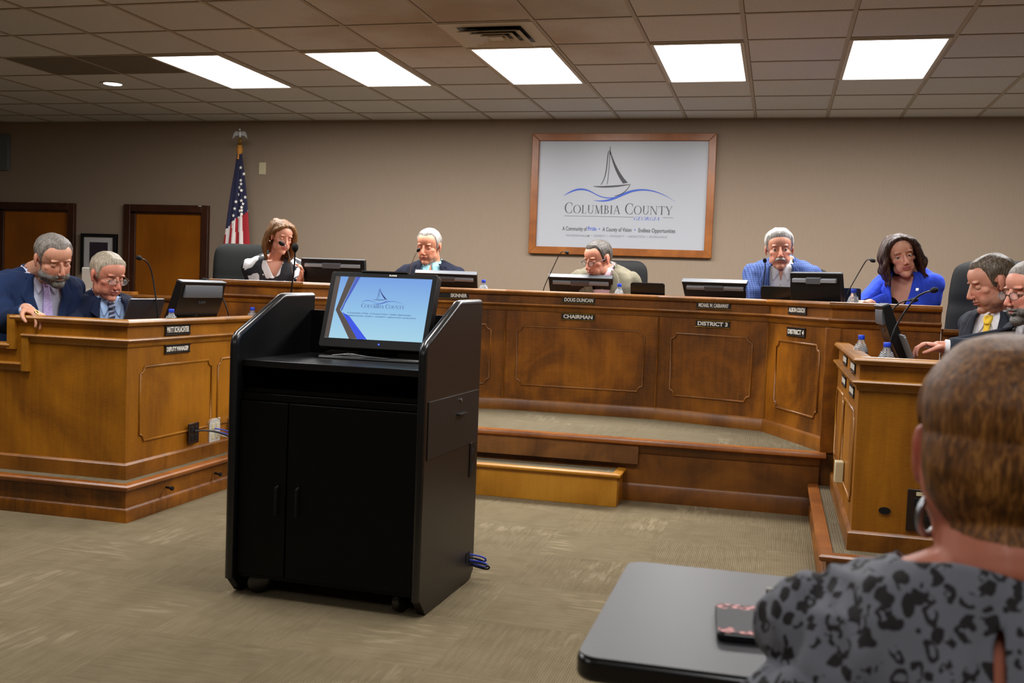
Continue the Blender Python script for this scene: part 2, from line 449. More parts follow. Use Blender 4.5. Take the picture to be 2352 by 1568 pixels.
MB().prism([(-.045, -.045), (.045, -.045), (.045, .045), (-.045, .045)], -.03, -.024).build('centre_plate', M['white_plastic'], t)
MB().box(-.225, .225, -.225, .225, -.003, .001).build('duct', M['dark_metal'], t)

# doors in the back wall
def door(n, x0, x1, ztop, chip=False):
    t = bpy.data.objects.new('door_%d' % n, None); COL.objects.link(t); t.location = ((x0+x1)/2, WALLY, 0); tag(t, kind='structure')
    h = (x1-x0)/2; fw = .075
    f = MB(); f.box(-h, -h+fw, -.045, .02, 0, ztop); f.box(h-fw, h, -.045, .02, 0, ztop); f.box(-h+fw, h-fw, -.045, .02, ztop-fw, ztop)
    f.box(-h+fw, -h+fw+.05, -.02, .02, 0, ztop-fw); f.box(h-fw-.02, h-fw, -.02, .02, 0, ztop-fw); f.box(-h+fw, h-fw, -.02, .02, ztop-fw-.02, ztop-fw)
    f.build('frame', M['door_frame'], t, bevel=.003)
    lf = MB().box(-h+fw+.05, h-fw-.02, -.004, .03, .01, ztop-fw-.02).build('door_leaf', M['wood_door'], t, bevel=.002)
    k = MB(); k.lathe([(.0, -.07), (.026, -.066), (.03, -.05), (.02, -.035), (.012, -.03), (.012, -.01), (.03, -.008), (.03, 0)], M4=Matrix.Translation((h-fw-.09, -.004, .95)) @ Matrix.Rotation(-PI/2, 4, 'X') @ Matrix.Scale(-1, 4, (0, 0, 1)))
    k.build('door_knob', M['brass'], t, smooth=True)
    if chip: MB().box(h-.11, h-.075, -.0465, -.04, ztop-.012, ztop-.004).build('sensor', M['white_plastic'], t)
door(1, -8.30, -7.272, 1.935); door(2, -6.666, -5.679, 1.935, True)
# baseboard along the back wall (broken by doors)
for i, (a, b) in enumerate(((XL, -8.3), (-7.272, -6.666), (-5.679, XR))):
    struct(MB().box(a, b, WALLY-.014, WALLY, 0, .1).build('baseboard_back' if i == 0 else 'baseboard_back', M['door_frame'], bevel=.003))

# ================================================================== PLATFORMS, DESKS
DZ = .355; DY = 5.90
CXM = -1.305
t = thing('platform', 'raised carpeted wooden platform carrying the long council desk', 'platform', (CXM, DY, 0))
def P(o): return o  # parts below use coordinates relative to the thing
ox, oy = CXM, DY
pd_ = MB().box(-6.2-ox, 3.9-ox, .02, WALLY-.05-oy, 0, DZ-.004).build('platform_body', M['wood_riser'], t)
MB().box(-6.19-ox, 3.89-ox, .03, WALLY-.06-oy, DZ-.02, DZ).build('carpet', M['carpet_dais'], t)
MB().box(-3.0-ox, .27-ox, 0, .025, .0, DZ-.03).build('riser_panel', M['wood_riser'], t, bevel=.002)
s_ = MB(); sweep(s_, [(.0, DZ-.032), (.03, DZ-.032), (.044, DZ-.022), (.044, DZ-.006), (.036, DZ+.004), (-.04, DZ+.004), (-.04, DZ-.02), (0, DZ-.02)], [(-3.0-ox, 0), (.30-ox, 0)])
s_.build('nosing', M['wood_nose'], t, smooth=True)
s_ = MB(); sweep(s_, [(0, DZ-.075), (.006, DZ-.075), (.016, DZ-.055), (.02, DZ-.033), (0, DZ-.033)], [(-.74-ox, 0), (.27-ox, 0)]); s_.build('cove_trim', M['wood_riser'], t, smooth=True)
s_ = MB(); sweep(s_, [(0, 0), (.018, 0), (.018, .085), (.010, .10), (0, .104)], [(-3.0-ox, 0), (.26-ox, 0)]); s_.build('base_trim', M['wood_riser'], t, smooth=True)
MB().box(-2.6-ox, -.735-ox, -.03, 0, DZ-.14, DZ-.032).build('patch_board', wood('wood_patch', (84, 50, 18), (118, 74, 30), (140, 92, 40), 5, 1, .5), t, bevel=.002)

t = thing('step_box', 'light wooden step with carpeted tread in front of platform', 'step', (-1.9, 5.66, 0))
MB().box(-1.0, 1.08, .0, .225, 0, .165).build('step_body', M['wood_step'], t, bevel=.002)
s_ = MB(); sweep(s_, [(-.03, .165), (.012, .165), (.018, .172), (.018, .182), (.01, .188), (-.03, .188)], [(-1.0, 0), (1.08, 0), (1.08, .225)]); s_.build('edge_trim', M['wood_step'], t, smooth=True)
MB().box(-.97, 1.05, .03, .205, .165, .184).build('carpet_tread', M['carpet_dais'], t)

# --- council desk
HL = [(-3.55, 5.93), (-2.906, 5.93), (-2.562, 6.69), (-1.84, 6.935), (-.77, 6.935), (-.048, 6.69), (.296, 5.93), (.86, 5.93)]
ox, oy = CXM, 6.4
hp = [(a-ox, b-oy) for a, b in HL]
desk = thing('council_desk', 'long angled dark-stained wooden council desk with raised front rail on the platform', 'desk', (ox, oy, DZ))
def rel(z): return z-DZ
for i in range(len(hp)-1):
    s_ = MB(); sweep(s_, [(0, 0), (0, rel(1.165)), (-.03, rel(1.165)), (-.03, 0)], hp, [i]); s_.build('front_panel', M['wood_main'], desk)
s_ = MB(); sweep(s_, [(-.05, rel(1.16)), (.018, rel(1.16)), (.026, rel(1.168)), (.03, rel(1.18)), (.026, rel(1.19)), (.018, rel(1.195)), (-.05, rel(1.195))], hp); s_.build('top_rail', M['wood_main_trim'], desk, smooth=True)
s_ = MB(); sweep(s_, [(-.004, rel(1.052)), (.006, rel(1.052)), (.012, rel(1.062)), (.014, rel(1.078)), (.028, rel(1.086)), (.034, rel(1.094)), (.03, rel(1.102)), (-.004, rel(1.106))], hp); s_.build('mid_moulding', M['wood_main_trim'], desk, smooth=True)
s_ = MB(); sweep(s_, [(-.004, 0), (.018, 0), (.018, rel(.422)), (.010, rel(.434)), (-.004, rel(.438))], hp); s_.build('baseboard', M['wood_main_trim'], desk, smooth=True)
# worktop behind the rail
inner = [miter(hp, i, -.035) for i in range(len(hp))]; outer = [miter(hp, i, -.62) for i in range(len(hp))]
outer[0] = Vector((hp[0][0], hp[0][1]+.6)); outer[-1] = Vector((hp[-1][0], hp[-1][1]+.6))
outer[1] = Vector((-3.15-ox+.0, 6.62-oy)); outer[2] = Vector((-2.75-ox, 7.22-oy)); outer[5] = Vector((.14-ox, 7.22-oy)); outer[6] = Vector((.54-ox, 6.62-oy))
wt = MB()
for i in range(len(hp)-1):
    poly = [tuple(inner[i]), tuple(inner[i+1]), tuple(outer[i+1]), tuple(outer[i])]
    wt.prism(poly, rel(1.03), rel(1.065))
wt.build('worktop', M['wood_main'], desk)
# panel beads and vertical seam strips
def pm(i, m0, m1, z0, z1, name='panel_bead'):
    a, b = Vector(hp[i]), Vector(hp[i+1]); d = (b-a).normalized(); L = (b-a).length
    q = MB(); panel_mould(q, a+d*m0, b-d*m1, rel(z0), rel(z1), .036, .002, .0065)
    q.build(name, M['wood_main_trim'], desk, smooth='all')
pm(3, .09, .09, .535, .945); pm(2, .10, .10, .53, .945); pm(4, .10, .10, .53, .945)
pm(1, .12, .14, .53, .945); pm(5, .14, .12, .53, .945); pm(0, .08, .08, .53, .945)
for i in (2, 3, 4, 5):
    q = MB(); a = Vector(hp[i]); q.tube([(a.x, a.y-.002, .08), (a.x, a.y-.002, rel(1.05))], .007, 8); q.build('seam_strip', M['wood_main_trim'], desk, smooth=True)
for sx, i in ((1, 6), (-1, 1)):
    a = Vector(hp[i]); q = MB().box(a.x-.05 if sx < 0 else a.x-.03, a.x+.03 if sx < 0 else a.x+.05, a.y-.022, a.y+.01, 0, rel(1.05)); q.build('corner_post', M['wood_main'], desk, bevel=.003)
# end panels
MB().box(hp[-1][0]-.03, hp[-1][0]-.0005, hp[-1][1]+.031, hp[-1][1]+.6, 0, rel(1.19)).build('end_panel', M['wood_main'], desk, bevel=.003)
MB().box(hp[0][0]+.0005, hp[0][0]+.03, hp[0][1]+.031, hp[0][1]+.6, 0, rel(1.19)).build('end_panel', M['wood_main'], desk, bevel=.003)
# lower partition walls at both ends
def partition(x0, x1, label):
    t = thing('partition', label, 'partition', ((x0+x1)/2, 5.93, DZ)); h = (x1-x0)/2
    MB().box(-h, h, 0, .04, 0, 1.04-DZ).build('panel', M['wood_main'], t)
    q = MB(); sweep(q, [(-.05, 1.04-DZ), (.02, 1.04-DZ), (.03, 1.055-DZ), (.02, 1.07-DZ), (-.05, 1.07-DZ)], [(-h, 0), (h, 0)]); q.build('cap_rail', M['wood_main_trim'], t, smooth=True)
partition(-5.0, -3.56, 'low wooden partition running left from the long desk'); partition(.87, 2.6, 'low wooden partition running right from the long desk')

# --- side desks on plinths
def side_desk(x_in, sgn, yf, xout, label, plab, steps):
    # x_in: inner face x ; sgn +1 = body extends to +x ; yf front (end panel) y
    yb = 5.88
    PZ = .178
    pl = thing('plinth', plab, 'plinth', (x_in, yf, 0)); nose = .075
    X = lambda v: sgn*v     # local x: 0 at the inner face, grows into the body
    def path(off_in=0, off_f=0):
        a, b, c = (X(-off_in), yb-yf), (X(-off_in), -off_f), (X(abs(xout-x_in)), -off_f)
        return [c, b, a] if sgn < 0 else [a, b, c]
    w = abs(xout-x_in)
    def bx(u0, u1, y0, y1, z0, z1, mb=None):
        mb = mb or MB(); return mb.box(min(X(u0), X(u1)), max(X(u0), X(u1)), y0, y1, z0, z1)
    bx(-.10, w, -.135, yb-yf, 0, PZ-.004).build('plinth_body', M['wood_main'], pl)
    bx(-.07, w, -.105, yb-yf, PZ-.01, PZ).build('plinth_carpet', M['carpet_dais'], pl)
    pth = path(.10, .135)
    q = MB(); sweep(q, [(-.03, PZ-.022), (.022, PZ-.022), (.03, PZ-.012), (.03, PZ-.002), (.022, PZ+.006), (-.026, PZ+.006), (-.026, PZ-.01)], pth); q.build('nosing', M['wood_nose'], pl, smooth=True)
    q = MB(); sweep(q, [(-.004, 0), (.016, 0), (.016, .056), (.008, .066), (-.004, .07)], pth); q.build('base_trim', M['wood_main'], pl, smooth=True)
    dk = thing('side_desk', label, 'desk', (x_in, yf, PZ))
    top = .975-PZ; r_ = lambda z: z-PZ
    # long inner face
    bx(0, .03, 0, yb-yf, 0, r_(.95)).build('front_panel', M['wood_side'], dk)
    # end panel with a stepped top
    s0 = steps
    if s0:
        poly = [(X(0.03), 0), (X(w), 0), (X(w), r_(.80)), (X(s0), r_(.80)), (X(s0), r_(.95)), (X(0.03), r_(.95))]
    else:
        poly = [(X(0.03), 0), (X(w), 0), (X(w), r_(.95)), (X(0.03), r_(.95))]
    MB().prism(poly, 0, .03, 'y').build('end_panel', M['wood_side'], dk)
    ps = path()
    capprof = [(-.045, r_(.945)), (.016, r_(.945)), (.024, r_(.953)), (.028, r_(.962)), (.024, r_(.971)), (.016, r_(.976)), (-.045, r_(.976))]
    midprof = [(-.004, r_(.838)), (.006, r_(.838)), (.011, r_(.848)), (.012, r_(.858)), (.024, r_(.866)), (.03, r_(.873)), (.026, r_(.880)), (-.004, r_(.884))]
    if s0:
        pc = [(X(s0), 0), (0, 0), (0, yb-yf)]
        q = MB(); sweep(q, capprof, pc); sweep(q, [(a, b-.145) for a, b in capprof], [(X(w), 0), (X(s0), 0)])
        q.box(min(X(s0-.03), X(s0+.016)), max(X(s0-.03), X(s0+.016)), -.024, .045, r_(.80), r_(.976)); q.build('top_rail', M['wood_side_trim'], dk, smooth=True)
        pc = [(X(s0-.07), 0), (0, 0), (0, yb-yf)]
        q = MB(); sweep(q, midprof, pc); sweep(q, [(a, b-.148) for a, b in midprof], [(X(w), 0), (X(s0-.07), 0)])
        q.box(min(X(s0-.07), X(s0-.11)), max(X(s0-.07), X(s0-.11)), -.022, .0, r_(.69), r_(.884)); q.build('mid_moulding', M['wood_side_trim'], dk, smooth=True)
    else:
        q = MB(); sweep(q, capprof, ps); q.build('top_rail', M['wood_side_trim'], dk, smooth=True)
        q = MB(); sweep(q, midprof, ps); q.build('mid_moulding', M['wood_side_trim'], dk, smooth=True)
    q = MB(); sweep(q, [(-.004, 0), (.016, 0), (.016, r_(.25)), (.008, r_(.258)), (-.004, r_(.262))], ps); q.build('baseboard', M['wood_main_trim'], dk, smooth=True)
    bx(.03, .62, .03, yb-yf, r_(.82), r_(.85)).build('worktop', M['wood_side'], dk)
    # panel beads on the inner face
    for (a, b) in ((.11, .785), (.855, 1.40)):
        q = MB(); p0, p1 = ((0, a), (0, b)) if sgn < 0 else ((0, b), (0, a))
        panel_mould(q, p0, p1, r_(.355), r_(.735), .034, .002, .006); q.build('panel_bead', M['wood_side_trim'], dk, smooth='all')
    return dk, pl
LD, LP = side_desk(-3.11, -1, 4.43, -4.75, 'honey wooden desk on the left with stepped end panel', 'carpet-topped wooden plinth under the left desk', .672)
RD, RP = side_desk(.34, 1, 4.405, 2.3, 'honey wooden desk on the right behind the foreground woman', 'carpet-topped wooden plinth under the right desk', 0)
# coat peg bolts on the plinth face
for k, (px_, py_) in enumerate(((378, 1118), (490, 1086))):
    p = atx(px_, py_, -3.01)
    q = MB().tube([(0, 0, 0), (.035, 0, -.004)], [.006, .006], 10); q.lathe([(.0, 0), (.011, 0), (.011, .012), (0, .014)], M4=Matrix.Translation((.03, 0, -.004)) @ Matrix.Rotation(PI/2, 4, 'Y'))
    tag(q.build('bolt', M['dark_metal'], None, smooth=True, loc=(-3.002, p.y, p.z)), ('black bolt on the left plinth, nearer the corner' if k == 0 else 'black bolt on the left plinth, nearer the podium'), 'bolt')

# left wall-hung things on the back wall
t = thing('picture_frame', 'small black framed group photograph with white mat between two doors', 'picture', (-6.972, WALLY-.012, 1.42))
MB().box(-.215, .215, -.010, .012, -.215, .2).build('backing', M['black_matte'], t)
f = MB()
for a in ((-.215, .215, .165, .2), (-.215, .215, -.215, -.18)): f.box(a[0], a[1], -.03, .01, a[2], a[3])
for a in ((-.215, -.18), (.18, .215)): f.box(a[0], a[1], -.03, .01, -.18, .165)
f.build('frame', M['black_matte'], t, bevel=.003)
MB().box(-.18, .18, -.014, -.009, -.18, .165).build('mat_board', mat('mat_board', (190, 188, 186), .8), t)
ph = mat('group_photo', (50, 46, 62), .4); tt = NT(ph)
vor = tt.n('ShaderNodeTexVoronoi'); tt.l(tt.coord((22, 1, 18)), vor.inputs['Vector'])
tt.base(tt.ramp(vor.outputs['Distance'], [(.0, (150, 110, 84)), (.22, (60, 48, 60)), (.6, (34, 32, 48)), (1, (80, 60, 70))]))
MB().box(-.11, .11, -.0165, -.013, -.12, .11).build('photo', ph, t)
tag(MB().box(-.5, 0, -.04, .0, -.19, .19).build('wall_box', mat('wall_box', (96, 104, 106), .6), None, bevel=.004, loc=(-8.114, WALLY, 2.468)), 'pale grey box on the wall cut off at the left photo edge', 'wall box')
t = thing('wall_plate', 'blank ivory wall plate beside the flag', 'wall plate', (-5.098, WALLY, 2.32))
MB().box(-.038, .038, -.008, 0, -.06, .06).build('plate', M['ivory'], t, bevel=.003)
q = MB()
for z in (-.045, .045): q.lathe([(0, -.0095), (.0035, -.0095), (.004, -.008)], M4=Matrix.Translation((0, 0, z)) @ Matrix.Rotation(-PI/2, 4, 'X') @ Matrix.Scale(-1, 4, (0, 0, 1)), seg=10)
q.build('screw', M['silver'], t)

# ================================================================== SIGN
SX0, SX1, SZ0, SZ1 = -2.294, -.597, 1.542, 2.66
scx, scz = (SX0+SX1)/2, (SZ0+SZ1)/2
sign = thing('wall_sign', 'large framed white sign with a sailboat logo on the back wall', 'sign', (scx, WALLY, scz))
hw, hh = (SX1-SX0)/2, (SZ1-SZ0)/2; fw = .068
for (poly, nm) in (([(-hw, hh), (hw, hh), (hw-fw, hh-fw), (-hw+fw, hh-fw)], 't'), ([(-hw, -hh), (-hw+fw, -hh+fw), (hw-fw, -hh+fw), (hw, -hh)], 'b'),
                   ([(-hw, -hh), (-hw, hh), (-hw+fw, hh-fw), (-hw+fw, -hh+fw)], 'l'), ([(hw, -hh), (hw-fw, -hh+fw), (hw-fw, hh-fw), (hw, hh)], 'r')):
    MB().prism(poly, -.045, 0, 'y').build('frame_rail', M['wood_frame'], sign, bevel=.004)
MB().box(-hw+fw, hw-fw, -.02, -.003, -hh+fw, hh-fw).build('panel', mat('sign_white', (172, 175, 182), .35), sign)
M['ink_grey'] = mat('ink_grey', (58, 60, 64), .5); M['ink_blue'] = mat('ink_blue', (46, 84, 186), .5); M['ink_lt'] = mat('ink_light', (130, 134, 144), .5)

def strip(mb, a, b):      # filled band between two point lists (same length), in the XZ plane
    n = len(a); mb.add(list(a)+list(b), [(i, i+1, n+i+1, n+i) for i in range(n-1)])
def bez(p0, p1, p2, p3, n=24):
    out = []
    for i in range(n+1):
        s = i/n; q = [(1-s)**3*p0[k]+3*(1-s)**2*s*p1[k]+3*(1-s)*s*s*p2[k]+s**3*p3[k] for k in (0, 1)]; out.append(tuple(q))
    return out
# crop pixels of the enlarged photo -> flat sign coordinates (bilinear from the white panel corners)
QC = ((211, 167), (2100, 182), (2038, 1392), (155, 1335))
def sg(px_, py_, pw=2*(hw-fw), ph_=2*(hh-fw)):
    u, v = .5, .5
    for _ in range(12):
        (x0, y0), (x1, y1), (x2, y2), (x3, y3) = QC
        X_ = (1-u)*(1-v)*x0+u*(1-v)*x1+u*v*x2+(1-u)*v*x3; Y_ = (1-u)*(1-v)*y0+u*(1-v)*y1+u*v*y2+(1-u)*v*y3
        dxu = (1-v)*(x1-x0)+v*(x2-x3); dxv = (1-u)*(x3-x0)+u*(x2-x1); dyu = (1-v)*(y1-y0)+v*(y2-y3); dyv = (1-u)*(y3-y0)+u*(y2-y1)
        D = dxu*dyv-dxv*dyu; ex, ey = px_-X_, py_-Y_
        u += (ex*dyv-ey*dxv)/D; v += (ey*dxu-ex*dyu)/D
    return ((u-.5)*pw, (.5-v)*ph_)
def band(mb, top, bot, conv, y):
    a = [(conv(*p)[0], y, conv(*p)[1]) for p in top]; b = [(conv(*p)[0], y, conv(*p)[1]) for p in bot]; strip(mb, a, b)
def logo(conv, y, parent, mg, mb_):
    k = MB()
    # mast and sails
    band(k, bez((1011, 228), (1008, 260), (1008, 300), (1004, 330)), bez((1014, 228), (1018, 260), (1018, 300), (1012, 330)), conv, y)
    band(k, bez((1002, 275), (962, 300), (990, 540), (902, 655)), bez((1006, 275), (975, 320), (1000, 545), (910, 657)), conv, y)
    band(k, bez((1010, 290), (1000, 400), (990, 560), (972, 652)), bez((1016, 290), (1006, 400), (998, 560), (978, 652)), conv, y)
    band(k, bez((1010, 285), (1040, 440), (1090, 560), (1155, 645)), bez((1018, 285), (1060, 430), (1140, 570), (1210, 635)), conv, y)
    band(k, bez((815, 670), (950, 672), (1100, 662), (1238, 650)), bez((815, 672), (900, 700), (1100, 690), (1238, 654)), conv, y)
    band(k, bez((1230, 654), (1195, 730), (1130, 765), (1052, 780)), bez((1236, 656), (1200, 738), (1140, 772), (1055, 785)), conv, y)
    k.build('boat_mark', mg, parent)
    k = MB()
    band(k, bez((476, 778), (640, 650), (740, 690), (840, 752))+bez((840, 752), (920, 795), (960, 800), (1050, 795))[1:], bez((476, 780), (640, 690), (730, 700), (840, 764))+bez((840, 764), (920, 808), (980, 815), (1050, 800))[1:], conv, y)
    band(k, bez((820, 825), (1000, 850), (1080, 770), (1230, 722))+bez((1230, 722), (1400, 680), (1560, 720), (1730, 850))[1:], bez((820, 827), (1000, 880), (1100, 790), (1250, 742))+bez((1250, 742), (1400, 700), (1560, 730), (1730, 851))[1:], conv, y)
    k.build('wave_mark', mb_, parent)
# ---- serif letters, cap height 1; each returns (polys, width)
def stroke(x0, y0, x1, y1, w): 
    return [(x0-w/2, y0), (x0+w/2, y0), (x1+w/2, y1), (x1-w/2, y1)]
def bar(x0, x1, y0, y1): return [(x0, y0), (x1, y0), (x1, y1), (x0, y1)]
def ringarc(cx, cy, rx, ry, a0, a1, tw, th, n=28):
    out = []; inn = []
    for i in range(n+1):
        a = math.radians(a0+(a1-a0)*i/n)
        out.append((cx+rx*math.cos(a), cy+ry*math.sin(a))); inn.append((cx+(rx-tw)*math.cos(a), cy+(ry-th)*math.sin(a)))
    return [[out[i], out[i+1], inn[i+1], inn[i]] for i in range(n)]
T_, t_, sf = .125, .045, .035
def serif(x, y, w=.28): return bar(x-w/2, x+w/2, y, y+sf)
def glyph(c):
    if c == 'C': return ringarc(.45, .5, .45, .52, 48, 312, T_, .035)+[bar(.70, .735, .66, .95), bar(.70, .735, .06, .30)], .80
    if c == 'G': return ringarc(.45, .5, .45, .52, 48, 312, T_, .035)+[bar(.70, .735, .66, .95), bar(.66, .78, .05, .42), serif(.72, .40, .26)], .86
    if c == 'O': return ringarc(.47, .5, .47, .52, 0, 360, T_, .035, 40), .94
    if c == 'L': return [bar(.12, .12+T_, 0, 1), serif(.18, .965), bar(.04, .62, 0, sf), bar(.59, .62, 0, .25)], .66
    if c == 'U': return [bar(.13, .13+T_, .35, 1), serif(.19, .965), bar(.70, .70+t_, .35, 1), serif(.72, .965, .24)]+ringarc(.4375, .36, .3075, .38, 180, 360, .085, .05), .86
    if c == 'M': return [stroke(.15, 0, .19, 1, t_), serif(.14, 0, .22), stroke(.20, 1, .50, 0, T_), stroke(.50, 0, .82, 1, t_), stroke(.90, 0, .86, 1, T_), serif(.92, 0), serif(.16, .965, .2), serif(.88, .965, .2)], 1.06
    if c == 'B': return [bar(.12, .12+T_, 0, 1), serif(.14, .965, .22), serif(.14, 0, .22)]+ringarc(.28, .755, .28, .245, -90, 90, .11, .035)+ringarc(.28, .27, .36, .27, -90, 90, .12, .035)+[bar(.2, .29, .965, 1), bar(.2, .29, .51, .545), bar(.2, .29, 0, .035)], .70
    if c == 'I': return [bar(.12, .12+T_, 0, 1), serif(.18, .965), serif(.18, 0)], .37
    if c == 'A': return [stroke(.10, 0, .42, 1, t_), stroke(.74, 0, .42, 1, T_), bar(.22, .62, .33, .37), serif(.1, 0, .22), serif(.74, 0, .28)], .88
    if c == 'N': return [stroke(.14, 0, .14, 1, t_), serif(.14, 0, .22), serif(.12, .965, .2), stroke(.17, 1, .80, 0, T_), stroke(.82, 0, .82, 1, t_), serif(.82, .965, .22)], .98
    if c == 'T': return [bar(.34, .34+T_, 0, 1), serif(.40, 0), bar(.02, .78, .96, 1), bar(.02, .05, .78, 1), bar(.75, .78, .78, 1)], .80
    if c == 'Y': return [bar(.34, .34+T_, 0, .45), serif(.40, 0), stroke(.38, .42, .10, 1, T_), stroke(.42, .42, .72, 1, t_), serif(.1, .965, .26), serif(.72, .965, .22)], .80
    if c == 'E': return [bar(.12, .12+T_, 0, 1), serif(.14, .965, .22), serif(.14, 0, .22), bar(.14, .62, .96, 1), bar(.14, .5, .49, .53), bar(.14, .66, 0, .04), bar(.59, .62, .8, 1), bar(.63, .66, 0, .22)], .70
    if c == 'R': return [bar(.12, .12+T_, 0, 1), serif(.14, .965, .22), serif(.18, 0)]+ringarc(.28, .74, .30, .26, -90, 90, .115, .035)+[bar(.2, .29, .965, 1), bar(.2, .3, .48, .515), stroke(.38, .5, .72, 0, T_)], .80
    return [], .35
def serif_text(mb, txt, x, z, h, y, small=.78, xs=.82, shear=0, width=None, fl=None, conv=None):
    polys = []; cx = 0
    first = True
    for ch in txt:
        if ch == ' ': cx += .38; first = True; continue
        s = 1.0 if first else small; first = False
        ps, w_ = glyph(ch)
        for p in ps: polys.append([((cx+a*s)+shear*b*s, b*s) for a, b in p])
        cx += w_*s+.05
    tot = cx
    kx = (width/tot) if width else h*xs
    for p in polys:
        pts = [(x+a*kx, y, z+b*h) for a, b in p]
        mb.add(pts, [tuple(range(len(pts)))])
yf = -.0212
logo(sg, yf, sign, M['ink_grey'], M['ink_blue'])
def sgz(px_, py_): return sg(px_, py_)
a = sg(488, 970); b = sg(1700, 992); cap = sg(488, 852)[1]-a[1]
k = MB(); serif_text(k, 'COLUMBIA COUNTY', a[0], (a[1]+b[1])/2, cap, yf, width=b[0]-a[0]); k.build('county_lettering', M['ink_grey'], sign, fixn=False)
k = MB(); l0, l1, l2, l3 = sg(485, 996), sg(1270, 1015), sg(1590, 1022), sg(1705, 1026)
k.box(l0[0], l1[0], yf, yf+.001, l0[1]-.003, l0[1]); k.box(l2[0], l3[0], yf, yf+.001, l0[1]-.003, l0[1]); k.build('rule_line', M['ink_grey'], sign)
a = sg(1266, 1050); b = sg(1580, 1060); cap = sg(1266, 1012)[1]-a[1]
k = MB(); serif_text(k, 'GEORGIA', a[0], a[1], cap, yf, small=1, width=b[0]-a[0]-.02, shear=.28); k.build('state_lettering', M['ink_blue'], sign, fixn=False)
def signtext(s_, pxa, pxb, pyc, h, m, shear=0, bold=.0006):
    a, b = sg(pxa, pyc), sg(pxb, pyc)
    return text_mesh(s_, h, 'tagline_lettering', m, sign, Matrix.Translation(((a[0]+b[0])/2, yf, a[1])) @ Matrix.Rotation(PI/2, 4, 'X'), width=b[0]-a[0], shear=shear, depth=.0004, bold=bold)
signtext('A Community of', 462, 745, 1140, .052, M['ink_grey']); signtext('Pride', 755, 850, 1144, .052, M['ink_blue'])
signtext('A County of Vision', 920, 1246, 1152, .052, M['ink_grey']); signtext('Endless Opportunities', 1322, 1728, 1165, .052, M['ink_grey'])
k = MB()
for (px_, py_) in ((884, 1146), (1284, 1158)):
    a = sg(px_, py_); k.lathe([(0, 0), (.006, 0)], M4=Matrix.Translation((a[0], yf, a[1])) @ Matrix.Rotation(PI/2, 4, 'X'), seg=12, cap=False)
k.build('bullet_dot', M['ink_blue'], sign, fixn=False)
for s_, a_, b_ in (('PROFESSIONALISM', 502, 775), ('RESPECT', 822, 958), ('INTEGRITY', 1002, 1168), ('DEDICATION', 1206, 1400), ('EXCELLENCE', 1440, 1640)):
    signtext(s_, a_, b_, 1216+(a_-502)*.022, .026, M['ink_lt'], .25, .0002)
k = MB()
for (px_, py_) in ((798, 1220), (978, 1225), (1188, 1231), (1420, 1238)):
    a = sg(px_, py_); k.lathe([(0, 0), (.0045, 0)], M4=Matrix.Translation((a[0], yf, a[1])) @ Matrix.Rotation(PI/2, 4, 'X'), seg=5, cap=False)
k.build('star_dot', M['ink_lt'], sign, fixn=False)
# ================================================================== NAME PLATES
def name_plate(a, b, z0, z1, txt, label, tstyle='white', brass=False, align='C', tw=None, group=None):
    # a,b: 2d world points of left and right ends on the front surface (left->right as seen from the front)
    a, b = Vector(a), Vector(b); d = (b-a); L = d.length; d.normalize(); nn = Vector((d.y, -d.x))
    c = (a+b)/2; ang = math.atan2(d.y, d.x)
    t = thing('name_plate', label, 'name plate', (c.x+nn.x*.002, c.y+nn.y*.002, (z0+z1)/2), ang, group)
    h = (z1-z0)/2
    MB().box(-L/2, L/2, -.004, .001, -h, h).build('plate', M['plate_black'], t)
    q = MB(); m_ = M['brass'] if brass else M['dark_metal']
    q.box(-L/2-.003, L/2+.003, -.007, .001, h, h+.007); q.box(-L/2-.003, L/2+.003, -.007, .001, -h-.005, -h); q.build('holder', m_, t, bevel=.001)
    if txt == '#':
        q = MB(); n = 7
        for i in range(n):
            x = -L*.42+L*.84*i/(n-1); q.box(x-L*.034, x+L*.034, -.0052, -.004, -h*.6, h*.6)
        q.build('lettering', M['letter_white'], t)
    else:
        W = tw or L*.88; cxo = {'C': 0, 'L': -L/2+W/2+L*.05, 'R': L/2-W/2-L*.05}[align]
        size = 2*h*.92
        text_mesh(txt, size, 'lettering', M['letter_white'], t, Matrix.Translation((cxo, -.0046, 0)) @ Matrix.Rotation(PI/2, 4, 'X'), width=W, bold=.0012)
    return t
name_plate(at(1292, 695, 6.935).xy, at(1367, 695, 6.935).xy, 1.121, 1.166-.008, 'DOUG DUNCAN', 'black and brass name plate reading DOUG DUNCAN on the centre panel', brass=True)
name_plate(at(1290, 725, 6.935).xy, at(1366, 725, 6.935).xy, 1.005, 1.043, 'CHAIRMAN', 'black and brass plate reading CHAIRMAN', brass=True)
def onseg(i, f0, f1):
    a, b = Vector(HL[i]), Vector(HL[i+1]); return tuple(a.lerp(b, f0)), tuple(a.lerp(b, f1))
a, b = onseg(4, .355, .665)
name_plate(a, b, 1.121, 1.158, 'MICHAEL W. CARRAWAY', 'black and brass name plate reading MICHAEL W. CARRAWAY', brass=True)
name_plate(a, b, 1.0, 1.038, 'DISTRICT 3', 'black and brass plate reading DISTRICT 3', brass=True)
a, b = onseg(5, .34, .63)
name_plate(a, b, 1.117, 1.156, 'ALISON COUCH', 'black name plate reading ALISON COUCH near the right corner of the desk')
name_plate(a, b, .985, 1.026, 'DISTRICT 4', 'black plate reading DISTRICT 4')
a, b = onseg(2, .355, .655)
name_plate(a, b, 1.121, 1.158, 'SKINNER', 'black name plate reading SKINNER, partly hidden behind the podium monitor', brass=True, align='R', tw=.115)
a, b = onseg(1, .34, .63)
name_plate(a, b, 1.117, 1.156, 'C', 'black name plate with a white C, cut off by the podium monitor', align='L', tw=.022)
def lp(py0, py1, p0=378, p1=435): return (-3.11, atx(p0, py0, -3.11).y), (-3.11, atx(p1, py0, -3.11).y)
